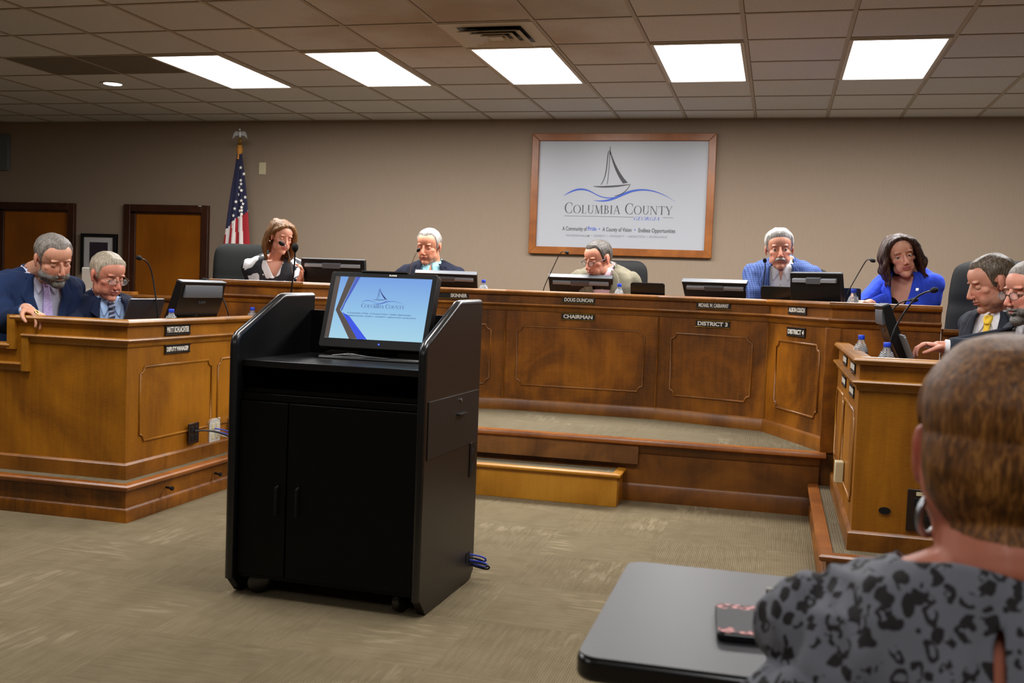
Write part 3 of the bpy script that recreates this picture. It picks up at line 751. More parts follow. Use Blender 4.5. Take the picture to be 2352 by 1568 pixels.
a, b = lp(757, 757); name_plate(a, b, .893, .938, 'MATT SCHLACHTER', 'black name plate reading MATT SCHLACHTER on the left desk')
name_plate(a, b, .795, .838-.008, 'DEPUTY MANAGER', 'black plate reading DEPUTY MANAGER on the left desk')
a, b = (-3.11, 5.60), (-3.11, 5.84)
name_plate(a, b, .893, .938, 'SC', 'name plate on the left desk mostly hidden behind the podium', align='L', tw=.045)
for (y0, y1, z0, z1, lb) in ((5.16, 5.40, .895, .936, 'upper small name plate on the right desk face, farther from camera'), (4.62, 4.86, .895, .936, 'upper small name plate on the right desk face, nearer the camera'),
                         (5.16, 5.40, .79, .83, 'lower small plate on the right desk face, farther from camera'), (4.62, 4.86, .79, .83, 'lower small plate on the right desk face, nearer the camera')):
    name_plate((.34, y1), (.34, y0), z0, z1, '#', lb)

# ================================================================== MONITORS, LAPTOPS, MICROPHONES, BOTTLES
M['glow_dim'] = emis('screen_dim', (60, 90, 140), .4)
M['casing'] = mat('monitor_casing', (10, 9, 9), .38, spec=.4)
M['casing_top'] = mat('monitor_top_sheen', (92, 96, 102), .42)  # grey paints in the light reflected by the glossy black upper edge
M['wedge'] = mat('monitor_vent', (150, 154, 160), .45)
def monitor(top, head, tilt, ztab, label, w=.47, h=.31, style='slots', stand=True):
    """top: world point of the middle of the top back edge, head: direction the back faces (0 = -Y)"""
    Rz = Matrix.Rotation(head, 4, 'Z')
    root = Vector(top) + (Rz @ Vector((0, math.sin(tilt)*h*.55+.02, 0))).xyz
    t = thing('monitor', label, 'monitor', (root.x, root.y, ztab), head)
    loc = Rz.inverted() @ (Vector(top)-Vector((root.x, root.y, ztab)))
    T = Matrix.Translation(loc) @ Matrix.Rotation(tilt, 4, 'X')      # local: y=0 back face, z=0 top, casing hangs down
    q = MB(); prof = [(0.0, 0), (.035, 0), (.038, -.004), (.038, -h), (.030, -h-.006), (.012, -h), (-.006, -h*.8), (-.012, -h*.5), (-.010, -.09), (0, -.03)]
    q.prism(prof, -w/2, w/2, 'x', T); q.build('casing', M['casing'], t, bevel=.004)
    MB().box(-w/2+.001, w/2-.001, -.002, .034, -.001, .0035, T).build('top_edge', M['casing_top'], t, bevel=.001)
    MB().box(-w/2+.02, w/2-.02, .0375, .039, -h+.02, -.02, T).build('screen', M['glow_dim'], t)
    if style == 'slots':
        for (x0, x1, z0, z1) in ((-w*.43, -w*.15, -.052, -.028), (-w*.15, w*.14, -.06, -.022), (w*.14, w*.44, -.052, -.028)):
            MB().prism([(-.0, z1), (-.016, z1-.004), (-.018, z0), (0, z0)], x0, x1, 'x', T).build('vent', M['wedge'] if abs(x0+x1) > .02 else M['casing_top'], t, bevel=.001)
    else:
        q = MB().prism([(-.0, -.016), (-.004, -.02), (-.022, -.075), (-.02, -.085), (0, -.085)], -w*.42, w*.42, 'x', T); q.build('back_hump', M['casing_top'], t, bevel=.003)
        text_mesh('PLANAR', .02, 'logo', M['grey_plastic'], t, T @ Matrix.Translation((.01, -.0125, -.115)) @ Matrix.Rotation(PI/2, 4, 'X'), bold=.0006)
    if stand:
        hinge = T @ Vector((0, .0, -h*.62))
        q = MB(); q.tube([hinge, (hinge.x, hinge.y+.0, hinge.z*.5), (0, hinge.y+.02, .012)], [.02, .018, .022], 10, squash=.6); q.build('stand_arm', M['casing'], t, smooth=True)
        MB().prism(stadium(.24, .17, .03), 0, .012, 'z', Matrix.Translation((0, hinge.y+.03, 0))).build('stand_base', M['casing'], t, bevel=.002)
    return t
# tops are given in world metres, found by casting the photo position onto the depth of each seat
WT = 1.065
monitor(at(763, 596, 6.50), .0, .16, WT, 'black monitor in front of the woman in the black and white blouse')
monitor(at(1024, 629, 7.12), .20, .72, WT, 'tilted black monitor in front of the man in the navy blazer', w=.455)
monitor(at(1332, 638, 7.12), .0, .72, WT, 'tilted black monitor in front of the man in the taupe jacket', w=.46)
monitor(at(1639, 649, 6.98), -.30, .72, WT, 'tilted black monitor beside the man in the blue checked jacket', w=.46)
monitor(at(1870, 628, 6.30), -.62, .22, WT, 'upright black monitor between the blue checked jacket and the woman in royal blue', w=.34, h=.30)
monitor(at(472, 649, 5.15), PI/2, .34, .85, 'black monitor seen from behind on the left desk', w=.46, style='hump')
monitor(at(2016, 703, 5.10), -PI/2, .38, .85, 'black monitor seen from its side on the right desk', w=.40, style='hump')

def laptop(p, head, tilt, ztab, w, h, label, lidm, edge=None, name='laptop', cat='laptop', base=True):
    t = thing(name, label, cat, (p[0], p[1], ztab), head)
    T = Matrix.Translation((0, 0, .012)) @ Matrix.Rotation(tilt, 4, 'X')
    MB().prism([(x, z+h/2) for x, z in stadium(w, h, .012, 4)], -.004, .004, 'y', T).build('lid', lidm, t, bevel=.001)
    MB().box(-w/2+.012, w/2-.012, .004, .005, .012, h-.012, T).build('screen', M['glow_dim'], t)
    if edge: MB().box(-w/2+.01, w/2-.01, -.0042, .0045, h-.002, h+.0015, T).build('lid_edge', edge, t)
    if base:
        MB().prism([(x, y+.115) for x, y in stadium(w, .23, .012, 4)], 0, .014, 'z').build('keyboard_base', edge or lidm, t, bevel=.001)
        q = MB()
        for r_ in range(5):
            for c in range(12): q.box(-w/2+.03+c*(w-.06)/12, -w/2+.03+(c+.82)*(w-.06)/12, .03+r_*.02, .046+r_*.02, .014, .0155)
        q.build('keys', M['black_matte'], t)
    else:
        MB().prism([(.004, .0), (.12, .0), (.004, .11)], -w*.3, w*.3, 'x').build('kickstand', M['grey_plastic'], t)
    return t
dkgrey = mat('laptop_grey', (52, 52, 55), .5, .3); navy_ = mat('laptop_navy', (22, 30, 52), .5)
laptop((-3.47, 5.03, 0), PI/2, .30, .85, .33, .215, 'open dark grey laptop in front of the man with glasses at the left desk', dkgrey, M['silver'])
laptop((at(1490, 665, 7.05).x, 7.05, 0), -.05, .28, WT, .235, .205, 'open black laptop right of the man in the taupe jacket', M['black_plastic'], M['dark_metal'])
laptop((at(1800, 665, 6.75).x, 6.72, 0), -.25, .22, WT, .27, .205, 'black tablet with grey cover in front of the blue checked jacket', M['black_plastic'], M['grey_plastic'], name='tablet', cat='tablet')
laptop((at(1935, 665, 6.42).x, 6.42, 0), -.4, .15, WT, .24, .205, 'dark navy laptop behind the upright monitor near the royal blue blazer', navy_)
laptop((.62, 4.82, 0), -PI/2, .40, .85, .27, .215, 'grey laptop on the right desk under the typing hand', mat('laptop_silver', (112, 114, 114), .4, .5), M['silver'])

def mic(pts, base, label, rhead=.011, rs=.0032, foam=None, group=None, stem='dark_metal'):
    pts = [Vector(p) for p in pts]
    t = thing('microphone', label, 'microphone', base, 0, group); B = Vector(base)
    q = MB(); P4 = [p-B for p in pts]
    # smooth the polyline
    for _ in range(3):
        n = [P4[0]]
        for a, b in zip(P4[:-1], P4[1:]): n += [a.lerp(b, .25), a.lerp(b, .75)]
        n.append(P4[-1]); P4 = n
    q.tube(P4, rs, 8); q.build('gooseneck', M[stem], t, smooth=True)
    d = (P4[-1]-P4[-3]).normalized(); e = P4[-1]
    q = MB(); k = foam or 1
    q.tube([e-d*.012, e-d*.004, e+d*.004*k, e+d*.016*k, e+d*.028*k, e+d*.034*k], [rs*1.5, rhead*.75, rhead, rhead*1.02, rhead*.8, rhead*.25], 14)
    q.build('mic_head', M['black_matte'], t, smooth=True)
    q = MB().lathe([(.0, 0), (.045, 0), (.045, .006), (.03, .014), (.010, .02), (.008, .04), (0, .042)], seg=24); q.build('base', M['black_plastic'], t, smooth=True)
    return t
def A(x, y, Y): return at(x, y, Y)
def mbase(p, z): return (p.x, p.y, z)
def down(p, z): return Vector((p.x, p.y, z+.03))
p = A(365, 735, 5.1); mic([down(p, .85), A(360, 700, 5.1), A(352, 640, 5.1), A(345, 612, 5.08), A(334, 597, 5.05), A(322, 593, 5.0)], mbase(p, .85), 'tall gooseneck microphone in front of the man with glasses at the left desk', .0135, .0042)
p = A(537, 733, 5.55); mic([down(p, .85), A(520, 705, 5.5), A(510, 680, 5.5), A(500, 655, 5.48), A(489, 645, 5.42), A(475, 643, 5.4)], mbase(p, .85), 'gooseneck microphone behind the monitor on the left desk', .011, .004)
p = A(677, 652, 6.38); mic([down(p, WT), A(674, 640, 6.38), A(668, 605, 6.36), A(662, 578, 6.34), A(658, 566, 6.32), A(650, 561, 6.3)], mbase(p, WT), 'thin microphone crossing the face of the woman in the black and white blouse', .0145, .003, stem='silver')
p = A(936, 650, 6.95); mic([down(p, WT), A(940, 628, 6.95), A(949, 596, 6.95), A(955, 582, 6.93), A(960, 576, 6.9)], mbase(p, WT), 'gooseneck microphone in front of the man in the navy blazer', .012, .0034, stem='silver')
p = A(1243, 682, 7.05); mic([down(p, WT), A(1247, 665, 7.05), A(1262, 632, 7.05), A(1278, 598, 7.03), A(1285, 583, 7.0), A(1293, 577, 6.98), A(1300, 579, 6.95)], mbase(p, WT), 'gooseneck microphone left of the man in the taupe jacket', .0115, .0032)
p = A(1749, 690, 6.8); mic([down(p, WT), A(1751, 670, 6.8), A(1757, 625, 6.8), A(1758, 608, 6.78), A(1757, 600, 6.74)], mbase(p, WT), 'gooseneck microphone in front of the blue checked jacket', .0125, .0034)
p = A(1939, 700, 6.25); mic([down(p, WT), A(1943, 680, 6.25), A(1952, 662, 6.25), A(1975, 622, 6.25), A(1988, 600, 6.23), A(1994, 595, 6.2), A(2001, 597, 6.18)], mbase(p, WT), 'gooseneck microphone left of the woman in royal blue', .0115, .003)
p = A(2038, 800, 5.3); mic([down(p, .85), A(2040, 730, 5.3), A(2052, 708, 5.3), A(2066, 695, 5.28), A(2082, 690, 5.25), A(2096, 689, 5.22)], mbase(p, .85), 'farther gooseneck microphone on the right desk', .0105, .0036)
p = A(2040, 815, 4.85); mic([down(p, .85), A(2046, 772, 4.85), A(2072, 724, 4.85), A(2094, 694, 4.83), A(2110, 678, 4.8), A(2128, 670, 4.76), A(2142, 667, 4.72)], mbase(p, .85), 'nearer gooseneck microphone on the right desk', .0125, .0042)

PROF = [(.0, 0), (.028, 0), (.0325, .006), (.0325, .05), (.030, .058), (.0325, .066), (.0325, .118), (.030, .135), (.024, .155), (.015, .175), (.0125, .185), (.0125, .19)]
_b = thing('water_bottle', 'x', 'bottle')
MB().lathe(PROF, seg=28).build('bottle_body', M['bottle'], _b, smooth=True)
q = MB(); 
for k in range(5):
    z = .125+k*.008; r_ = .0335-max(0, (z-.13))*.35
    q.tube([(r_*math.cos(a*2*PI/20), r_*math.sin(a*2*PI/20), z+.004*math.sin(a*2*PI/4)) for a in range(21)], .0011, 5, cap=False)
q.build('ridges', mat('bottle_ridge', (214, 220, 226), .2), _b, smooth=True)
MB().lathe([(.0135, .183), (.0148, .185), (.0148, .203), (.013, .206), (0, .206)], seg=24).build('cap', M['blue_cap'], _b, smooth=True)
MB().lathe([(.0331, .055), (.0331, .112)], seg=28, cap=False).build('wrap_label', M['paper_label'], _b, smooth=True)
first = True
def bottle(px_, py_cap, Y, ztab, label):
    global first
    p = at(px_, py_cap, Y); o = _b if first else copy_tree(_b); first = False
    o.location = (p.x, p.y, ztab); o['label'] = label
    o.rotation_euler = (0, 0, random.uniform(0, 6))
    s_ = (p.z-ztab)/.206; o.scale = (1, 1, max(.85, min(1.2, s_)))
    return o
bottle(394, 710, 4.86, .85, 'blue-capped water bottle on the left desk beside the monitor stand')
_o = bottle(590, 709, 5.62, .85, 'blue-capped water bottle on the left desk seen over the podium side'); _o.location = (-3.185, 5.81, .85)
bottle(1111, 642, 7.02, WT, 'blue-capped water bottle right of the monitor of the navy blazer')
bottle(1423, 651, 7.0, WT, 'blue-capped water bottle in front of the taupe jacket')
bottle(1773, 661, 6.90, WT, 'blue-capped water bottle in front of the blue checked jacket')
bottle(1961, 663, 6.12, WT, 'blue-capped water bottle left of the woman in royal blue')
bottle(1979, 769, 5.05, .85, 'farther blue-capped water bottle on the right desk')
bottle(2038, 786, 4.56, .85, 'nearer blue-capped water bottle at the front corner of the right desk')

# ================================================================== CHAIRS
def office_chair(p, head, zf, top, label, m, w=.5, thick=.10, lean=.12):
    t = thing('office_chair', label, 'chair', (p[0], p[1], zf), head)
    H = top-zf; seat = .45
    def cush(name, w_, z0, z1, y0, T=None, seam=True):
        q = MB(); nz = 14; nx = 12; vs = []; 
        for side in (0, 1):
            for i in range(nz+1):
                for j in range(nx+1):
                    u = j/nx*2-1; v = i/nz*2-1
                    ww = w_/2*(1-.10*max(0, v)**3)
                    zc = (z0+z1)/2+(z1-z0)/2*v*(1-.0*abs(u))
                    zc -= .05*(abs(u)**6)*(1 if v > .7 else 0)*(v-.7)/.3*1.0
                    prof = (1-abs(u)**5)*(1-abs(v)**8)
                    d = thick/2*(.35+.65*prof)
                    if seam and abs(v-.15) < .09 and side == 0: d -= .012
                    vs.append((u*ww, y0+(-d if side == 0 else d)+.05*u*u*-1, zc))
        fs = []; N = (nz+1)*(nx+1)
        for side in (0, 1):
            for i in range(nz):
                for j in range(nx):
                    a = side*N+i*(nx+1)+j; f = (a, a+1, a+nx+2, a+nx+1); fs.append(f if side == 0 else f[::-1])
        for i in range(nz):
            for j in (0, nx):
                a = i*(nx+1)+j; fs.append((a, a+nx+1, a+nx+1+N, a+N))
        for j in range(nx):
            for i in (0, nz):
                a = i*(nx+1)+j; fs.append((a, a+1, a+1+N, a+N))
        q.add([((T @ Vector(v)) if T else v) for v in vs], fs)
        o = q.build(name, m, t, smooth='all'); s_ = o.modifiers.new('sub', 'SUBSURF'); s_.levels = 1; s_.render_levels = 1
        return o
    T = Matrix.Translation((0, .22, seat)) @ Matrix.Rotation(-lean, 4, 'X')
    cush('backrest', w, .02, (H-seat)/math.cos(lean), 0, T)
    Ts = Matrix.Translation((0, 0, seat-.04)) @ Matrix.Rotation(-PI/2, 4, 'X')
    cush('seat', w, -.23, .23, 0, Ts, False)
    q = MB().tube([(0, 0, .09), (0, 0, seat-.08)], .03, 12); q.build('column', M['dark_metal'], t, smooth=True)
    for k in range(5):
        a = k*2*PI/5+.3; q = MB(); q.tube([(0, 0, .10), (.27*math.cos(a), .27*math.sin(a), .075)], [.025, .016], 8)
        lg = q.build('base_leg', M['black_plastic'], t, smooth=True)
        MB().lathe([(0, -.012), (.026, -.012), (.028, 0), (.026, .012), (0, .012)], M4=Matrix.Translation((.27*math.cos(a), .27*math.sin(a), .028)) @ Matrix.Rotation(a, 4, 'Z') @ Matrix.Rotation(PI/2, 4, 'X'), seg=14).build('caster', M['black_plastic'], lg, smooth=True)
    for s_ in (-1, 1):
        q = MB(); x = s_*(w/2+.02); q.tube([(x*.8, .10, seat-.07), (x, .1, seat-.05), (x, .08, seat+.17)], .014, 8); q.box(x-.025, x+.025, -.14, .14, seat+.17, seat+.20); q.build('armrest', M['black_plastic'], t, bevel=.004)
    return t
office_chair((-3.93, 7.12), .62, DZ, 1.478, 'charcoal high-back chair left of the woman in the black and white blouse', M['leather_grey'], .52, .13)
office_chair((-1.20, 7.66), -.05, DZ, 1.455, 'black chair behind the man in the taupe jacket', M['leather_black'], .44)
office_chair((.08, 7.26), -.15, DZ, 1.425, 'black chair behind the blue checked jacket', M['leather_black'], .52)
office_chair((1.16, 6.75), -.62, DZ, 1.49, 'tall black chair right of the woman in royal blue', M['leather_black'], .56, .13)
office_chair((-2.63, 7.62), .2, DZ, 1.20, 'low black chair hidden behind the man in the navy blazer', M['leather_black'], .5)
office_chair((-3.98, 5.42), 1.25, .178, 1.105, 'beige chair back between the two men at the left desk', M['chair_beige'], .48)
office_chair((1.46, 5.42), -1.5, .178, 1.10, 'chair of the man with the yellow tie', M['leather_black'], .5)
office_chair((1.50, 4.98), -1.35, .178, 1.05, 'chair of the man cut off at the right edge', M['leather_black'], .5)
office_chair((-4.15, 4.82), 1.0, .178, .98, 'beige chair of the bearded man leaning on the left desk', M['chair_beige'], .48)
t = thing('binder', 'white binder standing beside the left doors behind the seated man', 'binder', (-5.06, 6.75, 1.07))
MB().box(-.075, .075, 0, .05, 0, .17, Matrix.Rotation(.3, 4, 'Z')).build('cover', M['white_plastic'], t, bevel=.004)
MB().box(-.07, .07, .006, .044, .004, .174, Matrix.Rotation(.3, 4, 'Z')).build('pages', M['letter_white'], t)
t2 = thing('side_table', 'small table carrying the white binder', 'table', (-5.06, 6.78, DZ))
MB().box(-.25, .25, -.2, .2, .685, .715).build('tabletop', M['wood_main'], t2, bevel=.003)
for sx in (-1, 1):
    for sy in (-1, 1): MB().box(sx*.22-.02, sx*.22+.02, sy*.17-.02, sy*.17+.02, 0, .685).build('leg', M['wood_main'], t2)

# ================================================================== PODIUM
pod = thing('podium', 'black rolling media podium with raised side panels', 'podium', (-1.188, 3.425, 0), math.radians(-2.0))
PW, PD = .790, .60
side = [(0.0, .068), (0.0, .953), (.006, .973), (.018, .988), (.31, 1.118), (.33, 1.128), (.355, 1.133), (PD, 1.136), (PD, .035), (PD-.04, .004), (.06, .004)]
def side_poly(): return side
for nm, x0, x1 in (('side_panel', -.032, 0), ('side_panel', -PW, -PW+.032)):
    MB().prism(side, x0, x1, 'x').build(nm, M['side_lam'] if x1 == 0 else M['black_lam'], pod, bevel=.0015)  # right panel carries the painted sheen, left panel stays plain black
    q = MB()
    pts = [(x0+.016, y, z) for y, z in [(0, .068)]+side[1:8]]
    q.tube([(p[0], p[1], p[2]) for p in pts], .0168, 12, squash=1); q.build('edge_bumper', M['black_edge'], pod, smooth=True)
xi0, xi1 = -PW+.032, -.032
MB().box(xi0, xi1, .03, PD, .872, .897).build('worktop', mat('podium_top', (22, 22, 24), .28), pod, bevel=.002)
MB().box(xi0, xi1, .05, PD, .775, .79).build('shelf', M['black_lam'], pod)
MB().box(xi0, xi1, PD-.03, PD, .08, 1.08).build('back_panel', M['black_lam'], pod)
MB().box(xi0, xi1, .03, PD-.03, .07, .085).build('bottom_panel', M['black_lam'], pod)
MB().box(xi0, xi1, .035, .05, .745, .772).build('shelf_lip', M['black_lam'], pod, bevel=.002)
split = -.555
for (x0, x1, hx) in ((xi0, split-.0015, split-.035), (split+.0015, xi1, split+.05)):
    d = MB().box(x0+.002, x1-.002, .02, .038, .085, .742).build('door', M['black_lam'], pod, bevel=.0015)
    MB().tube([(hx, .020, .43), (hx, .004, .425), (hx, .004, .325), (hx, .020, .32)], .005, 8).build('handle', M['black_matte'], d, smooth=True)
dr = MB().box(-.001, .004, .02, PD-.02, .575, .786).build('drawer', mat('drawer_brown', (34, 26, 21), .5, spec=.35), pod, bevel=.001)
MB().box(.004, .008, .32, .41, .705, .712).build('handle', M['dark_metal'], dr)
MB().box(.008, .02, .32, .41, .707, .711).build('handle_lip', M['dark_metal'], dr)
MB().lathe([(0, .0), (.007, 0), (.007, .005), (0, .006)], M4=Matrix.Translation((.004, .36, .762)) @ Matrix.Rotation(PI/2, 4, 'Y'), seg=14).build('lock', M['silver'], dr, smooth=True)
sw = MB().box(-.001, .004, .50, .565, .435, .575).build('socket_plate', M['black_plastic'], pod, bevel=.001)
q = MB()
for k in range(5):
    q.tube([(.005, .51+.006*k, .455+.012*math.sin(k*2.1)), (.005, .513+.006*k, .50+.012*math.cos(k*1.3))], .0007, 5)
    q.tube([(.005, .512+.006*k, .53+.01*math.sin(k*2.1)), (.005, .516+.005*k, .56+.008*math.cos(k*1.3))], .0007, 5)
q.build('scratches', M['grey_plastic'], sw)
MB().box(-.0335, .002, .50, .545, .085, .125).build('cable_port', M['black_matte'], pod)
for k, (x, y) in enumerate(((-PW+.10, .07), (-.10, .07), (-PW+.10, PD-.08), (-.10, PD-.08))):
    a = (.5, 1.3, .2, .8)[k]; T = Matrix.Translation((x, y, .042)) @ Matrix.Rotation(a, 4, 'Z') @ Matrix.Rotation(PI/2, 4, 'X')
    c = MB().lathe([(0, -.014), (.034, -.014), (.041, -.010), (.042, 0), (.041, .010), (.034, .014), (0, .014)], M4=T, seg=28).build('caster', M['black_edge'], pod, smooth=True)
    MB().box(x-.02, x+.02, y-.02, y+.02, .062, .072).build('caster_bracket', M['dark_metal'], c)
# cords from the port
t = thing('cord_bundle', 'loop of blue and black cords sticking out of the podium side', 'cord', (-1.187, 3.97, .10))
for k, (m_, dz) in enumerate((('cord_black', 0), ('cord_blue', .012), ('cord_blue', -.012), ('cord_black', -.02))):
    pts = [(-.03, -.01, dz), (.015, 0, dz), (.07+.01*k, .02, dz-.012), (.075+.006*k, .035, dz-.035), (.04, .04, dz-.03), (.012, .035, dz-.02)]
    P4 = [Vector(p_) for p_ in pts]
    for _ in range(2):
        n = [P4[0]]
        for a, b in zip(P4[:-1], P4[1:]): n += [a.lerp(b, .25), a.lerp(b, .75)]
        n.append(P4[-1]); P4 = n
    MB().tube(P4, .0038, 8).build('cord', M[m_], t, smooth=True)
# podium microphone
pb = atz(663, 808, .897)
hd = at(678, 566, pb.y)
t = mic([(pb.x, pb.y, .93), (pb.x+.002, pb.y, 1.0), (pb.x+.004, pb.y-.002, 1.15), (hd.x-.001, hd.y, hd.z-.09), (hd.x, hd.y, hd.z-.012)], (pb.x, pb.y, .898), 'black podium microphone with round foam head', .0135, .0035, foam=.8, stem='black_plastic')
# podium monitor
def screen_mat():
    m = mat('screen_blue', (0, 0, 0), .12, spec=.6); t_ = NT(m); x, y, z = t_.sep(t_.coord())
    c = t_.ramp(t_.math('MULTIPLY_ADD', z, 1/.27, .5), [(0, (186, 234, 255)), (.45, (162, 214, 255)), (1, (132, 178, 250))])
    t_.l(c, t_.b.inputs['Emission Color']); t_.b.inputs['Emission Strength'].default_value = .8
    return m
pm_ = at(860, 795, 3.80)
TILT = math.radians(20)
mo = thing('touchscreen_monitor', 'lit touchscreen monitor showing a blue sailboat slide on the podium', 'monitor', (at(857, 800, 3.76).x+.0, 3.76, .898), math.radians(-2))
mo.location.x = at(852, 800, 3.76).x
T = Matrix.Translation((0, 0, .045)) @ Matrix.Rotation(-TILT, 4, 'X')
w2 = .232; SH = .262; bz = .012
MB().prism([(x, z+(SH+.06)/2) for x, z in stadium(2*w2, SH+.06, .012, 4)], 0, .045, 'y', T).build('casing', M['casing'], mo, bevel=.003)
MB().box(-.10, .10, -.004, .02, SH+.06, SH+.066, T).build('light_bar', M['casing'], mo, bevel=.001)
sc = bpy.data.objects.new('screen', MB().box(-.21, .21, -.0015, .001, -SH/2, SH/2).mesh('screen', screen_mat())); COL.objects.link(sc); sc.parent = mo
sc.matrix_local = T @ Matrix.Translation((0, 0, .038+SH/2))
E_blue = emis('slide_blue', (58, 84, 226), 1.0); E_dark = emis('slide_brown', (84, 74, 70), 1.0); E_navy = emis('slide_navy', (50, 54, 130), .9); E_mid = emis('slide_mid', (76, 96, 190), 1.0)
QC2 = ((945, 140), (1700, 165), (1622, 615), (865, 580))
QCs = QC
def sg2(px_, py_):
    global QC
    s_ = QC; QC = QC2; r_ = sg(px_, py_, .42, SH); QC = s_; return r_
def poly2(pts, name, m_, y=-.002):
    k = MB(); k.add([(sg2(*p_)[0], y, sg2(*p_)[1]) for p_ in pts], [tuple(range(len(pts)))]); return k.build(name, m_, sc, fixn=False)
poly2([(1048, 143), (1105, 146), (985, 385), (1135, 592), (1060, 590), (950, 385)], 'grey_chevron', E_dark)
poly2([(1108, 146), (1142, 147), (1022, 345), (1000, 395), (990, 385)], 'blue_chevron', E_mid, -.0022)
poly2([(1000, 400), (1060, 430), (1200, 596), (1125, 594)], 'blue_chevron', E_blue, -.0023)
poly2([(945, 140), (985, 141), (900, 582), (865, 580)], 'grey_band', E_dark, -.0021)
# the same boat mark, drawn small on the slide
def conv2(px_, py_):
    u = (px_-476)/(1730-476); v = (py_-228)/(850-228)
    return sg2(1152+u*(1492-1152)+v*0, 222+v*(345-222)+u*8)
logo(conv2, -.0025, sc, E_navy, E_mid)
a = sg2(1150, 368); b = sg2(1488, 378)
k = MB(); serif_text(k, 'COLUMBIA COUNTY', a[0], a[1], .0175, -.0025, width=b[0]-a[0]); k.build('slide_lettering', E_navy, sc, fixn=False)
def stext(s_, x0, x1, yc, h):
    a, b = sg2(x0, yc), sg2(x1, yc)
    text_mesh(s_, h, 'slide_lettering', E_navy, sc, Matrix.Translation(((a[0]+b[0])/2, -.0025, a[1])) @ Matrix.Rotation(PI/2, 4, 'X'), width=b[0]-a[0], depth=.0002, shear=.2)
stext('A Community of Pride • A County of Vision • Endless Opportunities', 1042, 1540, 405, .0085)
stext('PROFESSIONALISM • RESPECT • INTEGRITY • DEDICATION • EXCELLENCE', 1030, 1578, 425, .0075)
text_mesh('PLANAR', .009, 'brand_lettering', M['letter_white'], mo, T @ Matrix.Translation((.04, -.001, SH+.048)) @ Matrix.Rotation(PI/2, 4, 'X'), bold=.0003)
MB().lathe([(0, 0), (.003, 0), (.003, .002), (0, .002)], M4=T @ Matrix.Translation((.03, -.0, .02)) @ Matrix.Rotation(PI/2, 4, 'X'), seg=12).build('power_light', M['led'], mo)
MB().prism([(-.02, 0), (.20, 0), (.20, .012), (.10, .03), (-.012, .012)], -w2+.01, w2-.02, 'x').build('stand_base', M['casing'], mo, bevel=.004)
MB().box(-.08, .08, .05, .09, .02, .16).build('stand_arm', M['casing'], mo, bevel=.006)
q = MB()
for k in range(5):
    x0 = -.16+k*.02
    q.tube([(x0, -.014, .014+.002*k), (x0+.05, -.018, .02+.004*math.sin(k)), (x0+.11, -.016, .014), (x0+.16, -.014, .012)], .0012, 6)
q.build('clear_cable', M['silver'], mo, smooth=True)

# ================================================================== OUTLETS AND CORDS
def outlet(loc, rz, w, h, m_, label, sockets=True, sm='black_matte'):
    t = thing('wall_outlet', label, 'outlet', loc, rz)
    MB().box(-w/2, w/2, -.006, .002, -h/2, h/2).build('plate', M[m_] if isinstance(m_, str) else m_, t, bevel=.002)
    if sockets:
        for z in (-h*.2, h*.2):
            for x in ((-w*.2, w*.2) if w > .09 else (0,)):
                MB().box(x-.013, x+.013, -.0085, -.005, z-.016, z+.016).build('socket', M[sm], t, bevel=.002)
    return t
dkbr = mat('brown_plate', (34, 20, 14), .4)
p = atx(443, 1007, -3.095); outlet((-3.094, p.y, .178+.16), PI/2, .10, .115, dkbr, 'dark brown outlet plate on the left desk with a black cord')
p2 = atx(492, 989, -3.108); outlet((-3.109, p2.y, p2.z), PI/2, .115, .145, 'white_plastic', 'white outlet plate on the left desk with plugged cords', sm='ivory')
tag(MB().box(-.02, .02, -.035, 0, -.035, .035).build('junction_box', M['ivory'], None, bevel=.004, loc=(-3.108, 5.43, .345), rot=(0, 0, PI/2)), 'small ivory junction box beside the white outlet', 'junction box')
def cord(pts, m_, r_, label, name='power_cord'):
    P4 = [Vector(p_) for p_ in pts]
    for _ in range(3):
        n = [P4[0]]
        for a, b in zip(P4[:-1], P4[1:]): n += [a.lerp(b, .25), a.lerp(b, .75)]
        n.append(P4[-1]); P4 = n
    return tag(MB().tube(P4, r_, 8).build(name, M[m_], None, smooth=True), label, 'cord')
cord([(-3.085, p.y, .35), (-3.05, p.y+.05, .352), (-3.02, p.y+.15, .33), (-2.98, p.y+.3, .26), (-2.85, 5.5, .12), (-2.6, 5.5, .012), (-2.2, 4.4, .01), (-1.9, 4.02, .012)], 'cord_black', .005, 'black cord running from the brown outlet to the podium')
for k in range(3):
    cord([(-3.098, p2.y+.02*k-.01, p2.z+.015-.02*k), (-3.05, p2.y+.05, p2.z-.02*k), (-3.0, p2.y+.14+.02*k, p2.z-.06), (-2.95, p2.y+.22, .2), (-2.8, 5.55+.03*k, .05), (-2.4, 5.2, .012), (-1.9, 4.25+.05*k, .01), (-1.75+.05*k, 4.02, .01)], ('cord_blue', 'cord_blue', 'cord_white')[k], .0038,
         ('upper blue network cord leaving the white outlet', 'lower blue network cord leaving the white outlet', 'white cord leaving the white outlet')[k], 'network_cord')
ro = outlet((.567+.045, 4.4045, .365), 0, .125, .17, dkbr, 'dark outlet plate on the right desk end behind the hoop earring')
MB().box(-.03, .03, -.008, -.005, .06, .075).build('tape', M['ivory'], ro)
tag(MB().lathe([(0, -.006), (.019, -.006), (.019, .0005), (0, .0005)], M4=Matrix.Diagonal((1.25, 1, .75, 1)) @ Matrix.Rotation(PI/2, 4, 'X'), seg=24).build('cable_hole', M['black_matte'], None, loc=(.465, 4.3995, .352)), 'round black cable hole in the right desk end', 'cable hole')
tag(MB().box(-.035, .035, -.04, 0, -.05, .05).build('junction_box', M['ivory'], None, bevel=.005, loc=(.338, 5.02, .40), rot=(0, 0, -PI/2)), 'ivory junction box on the inner face of the right desk', 'junction box')

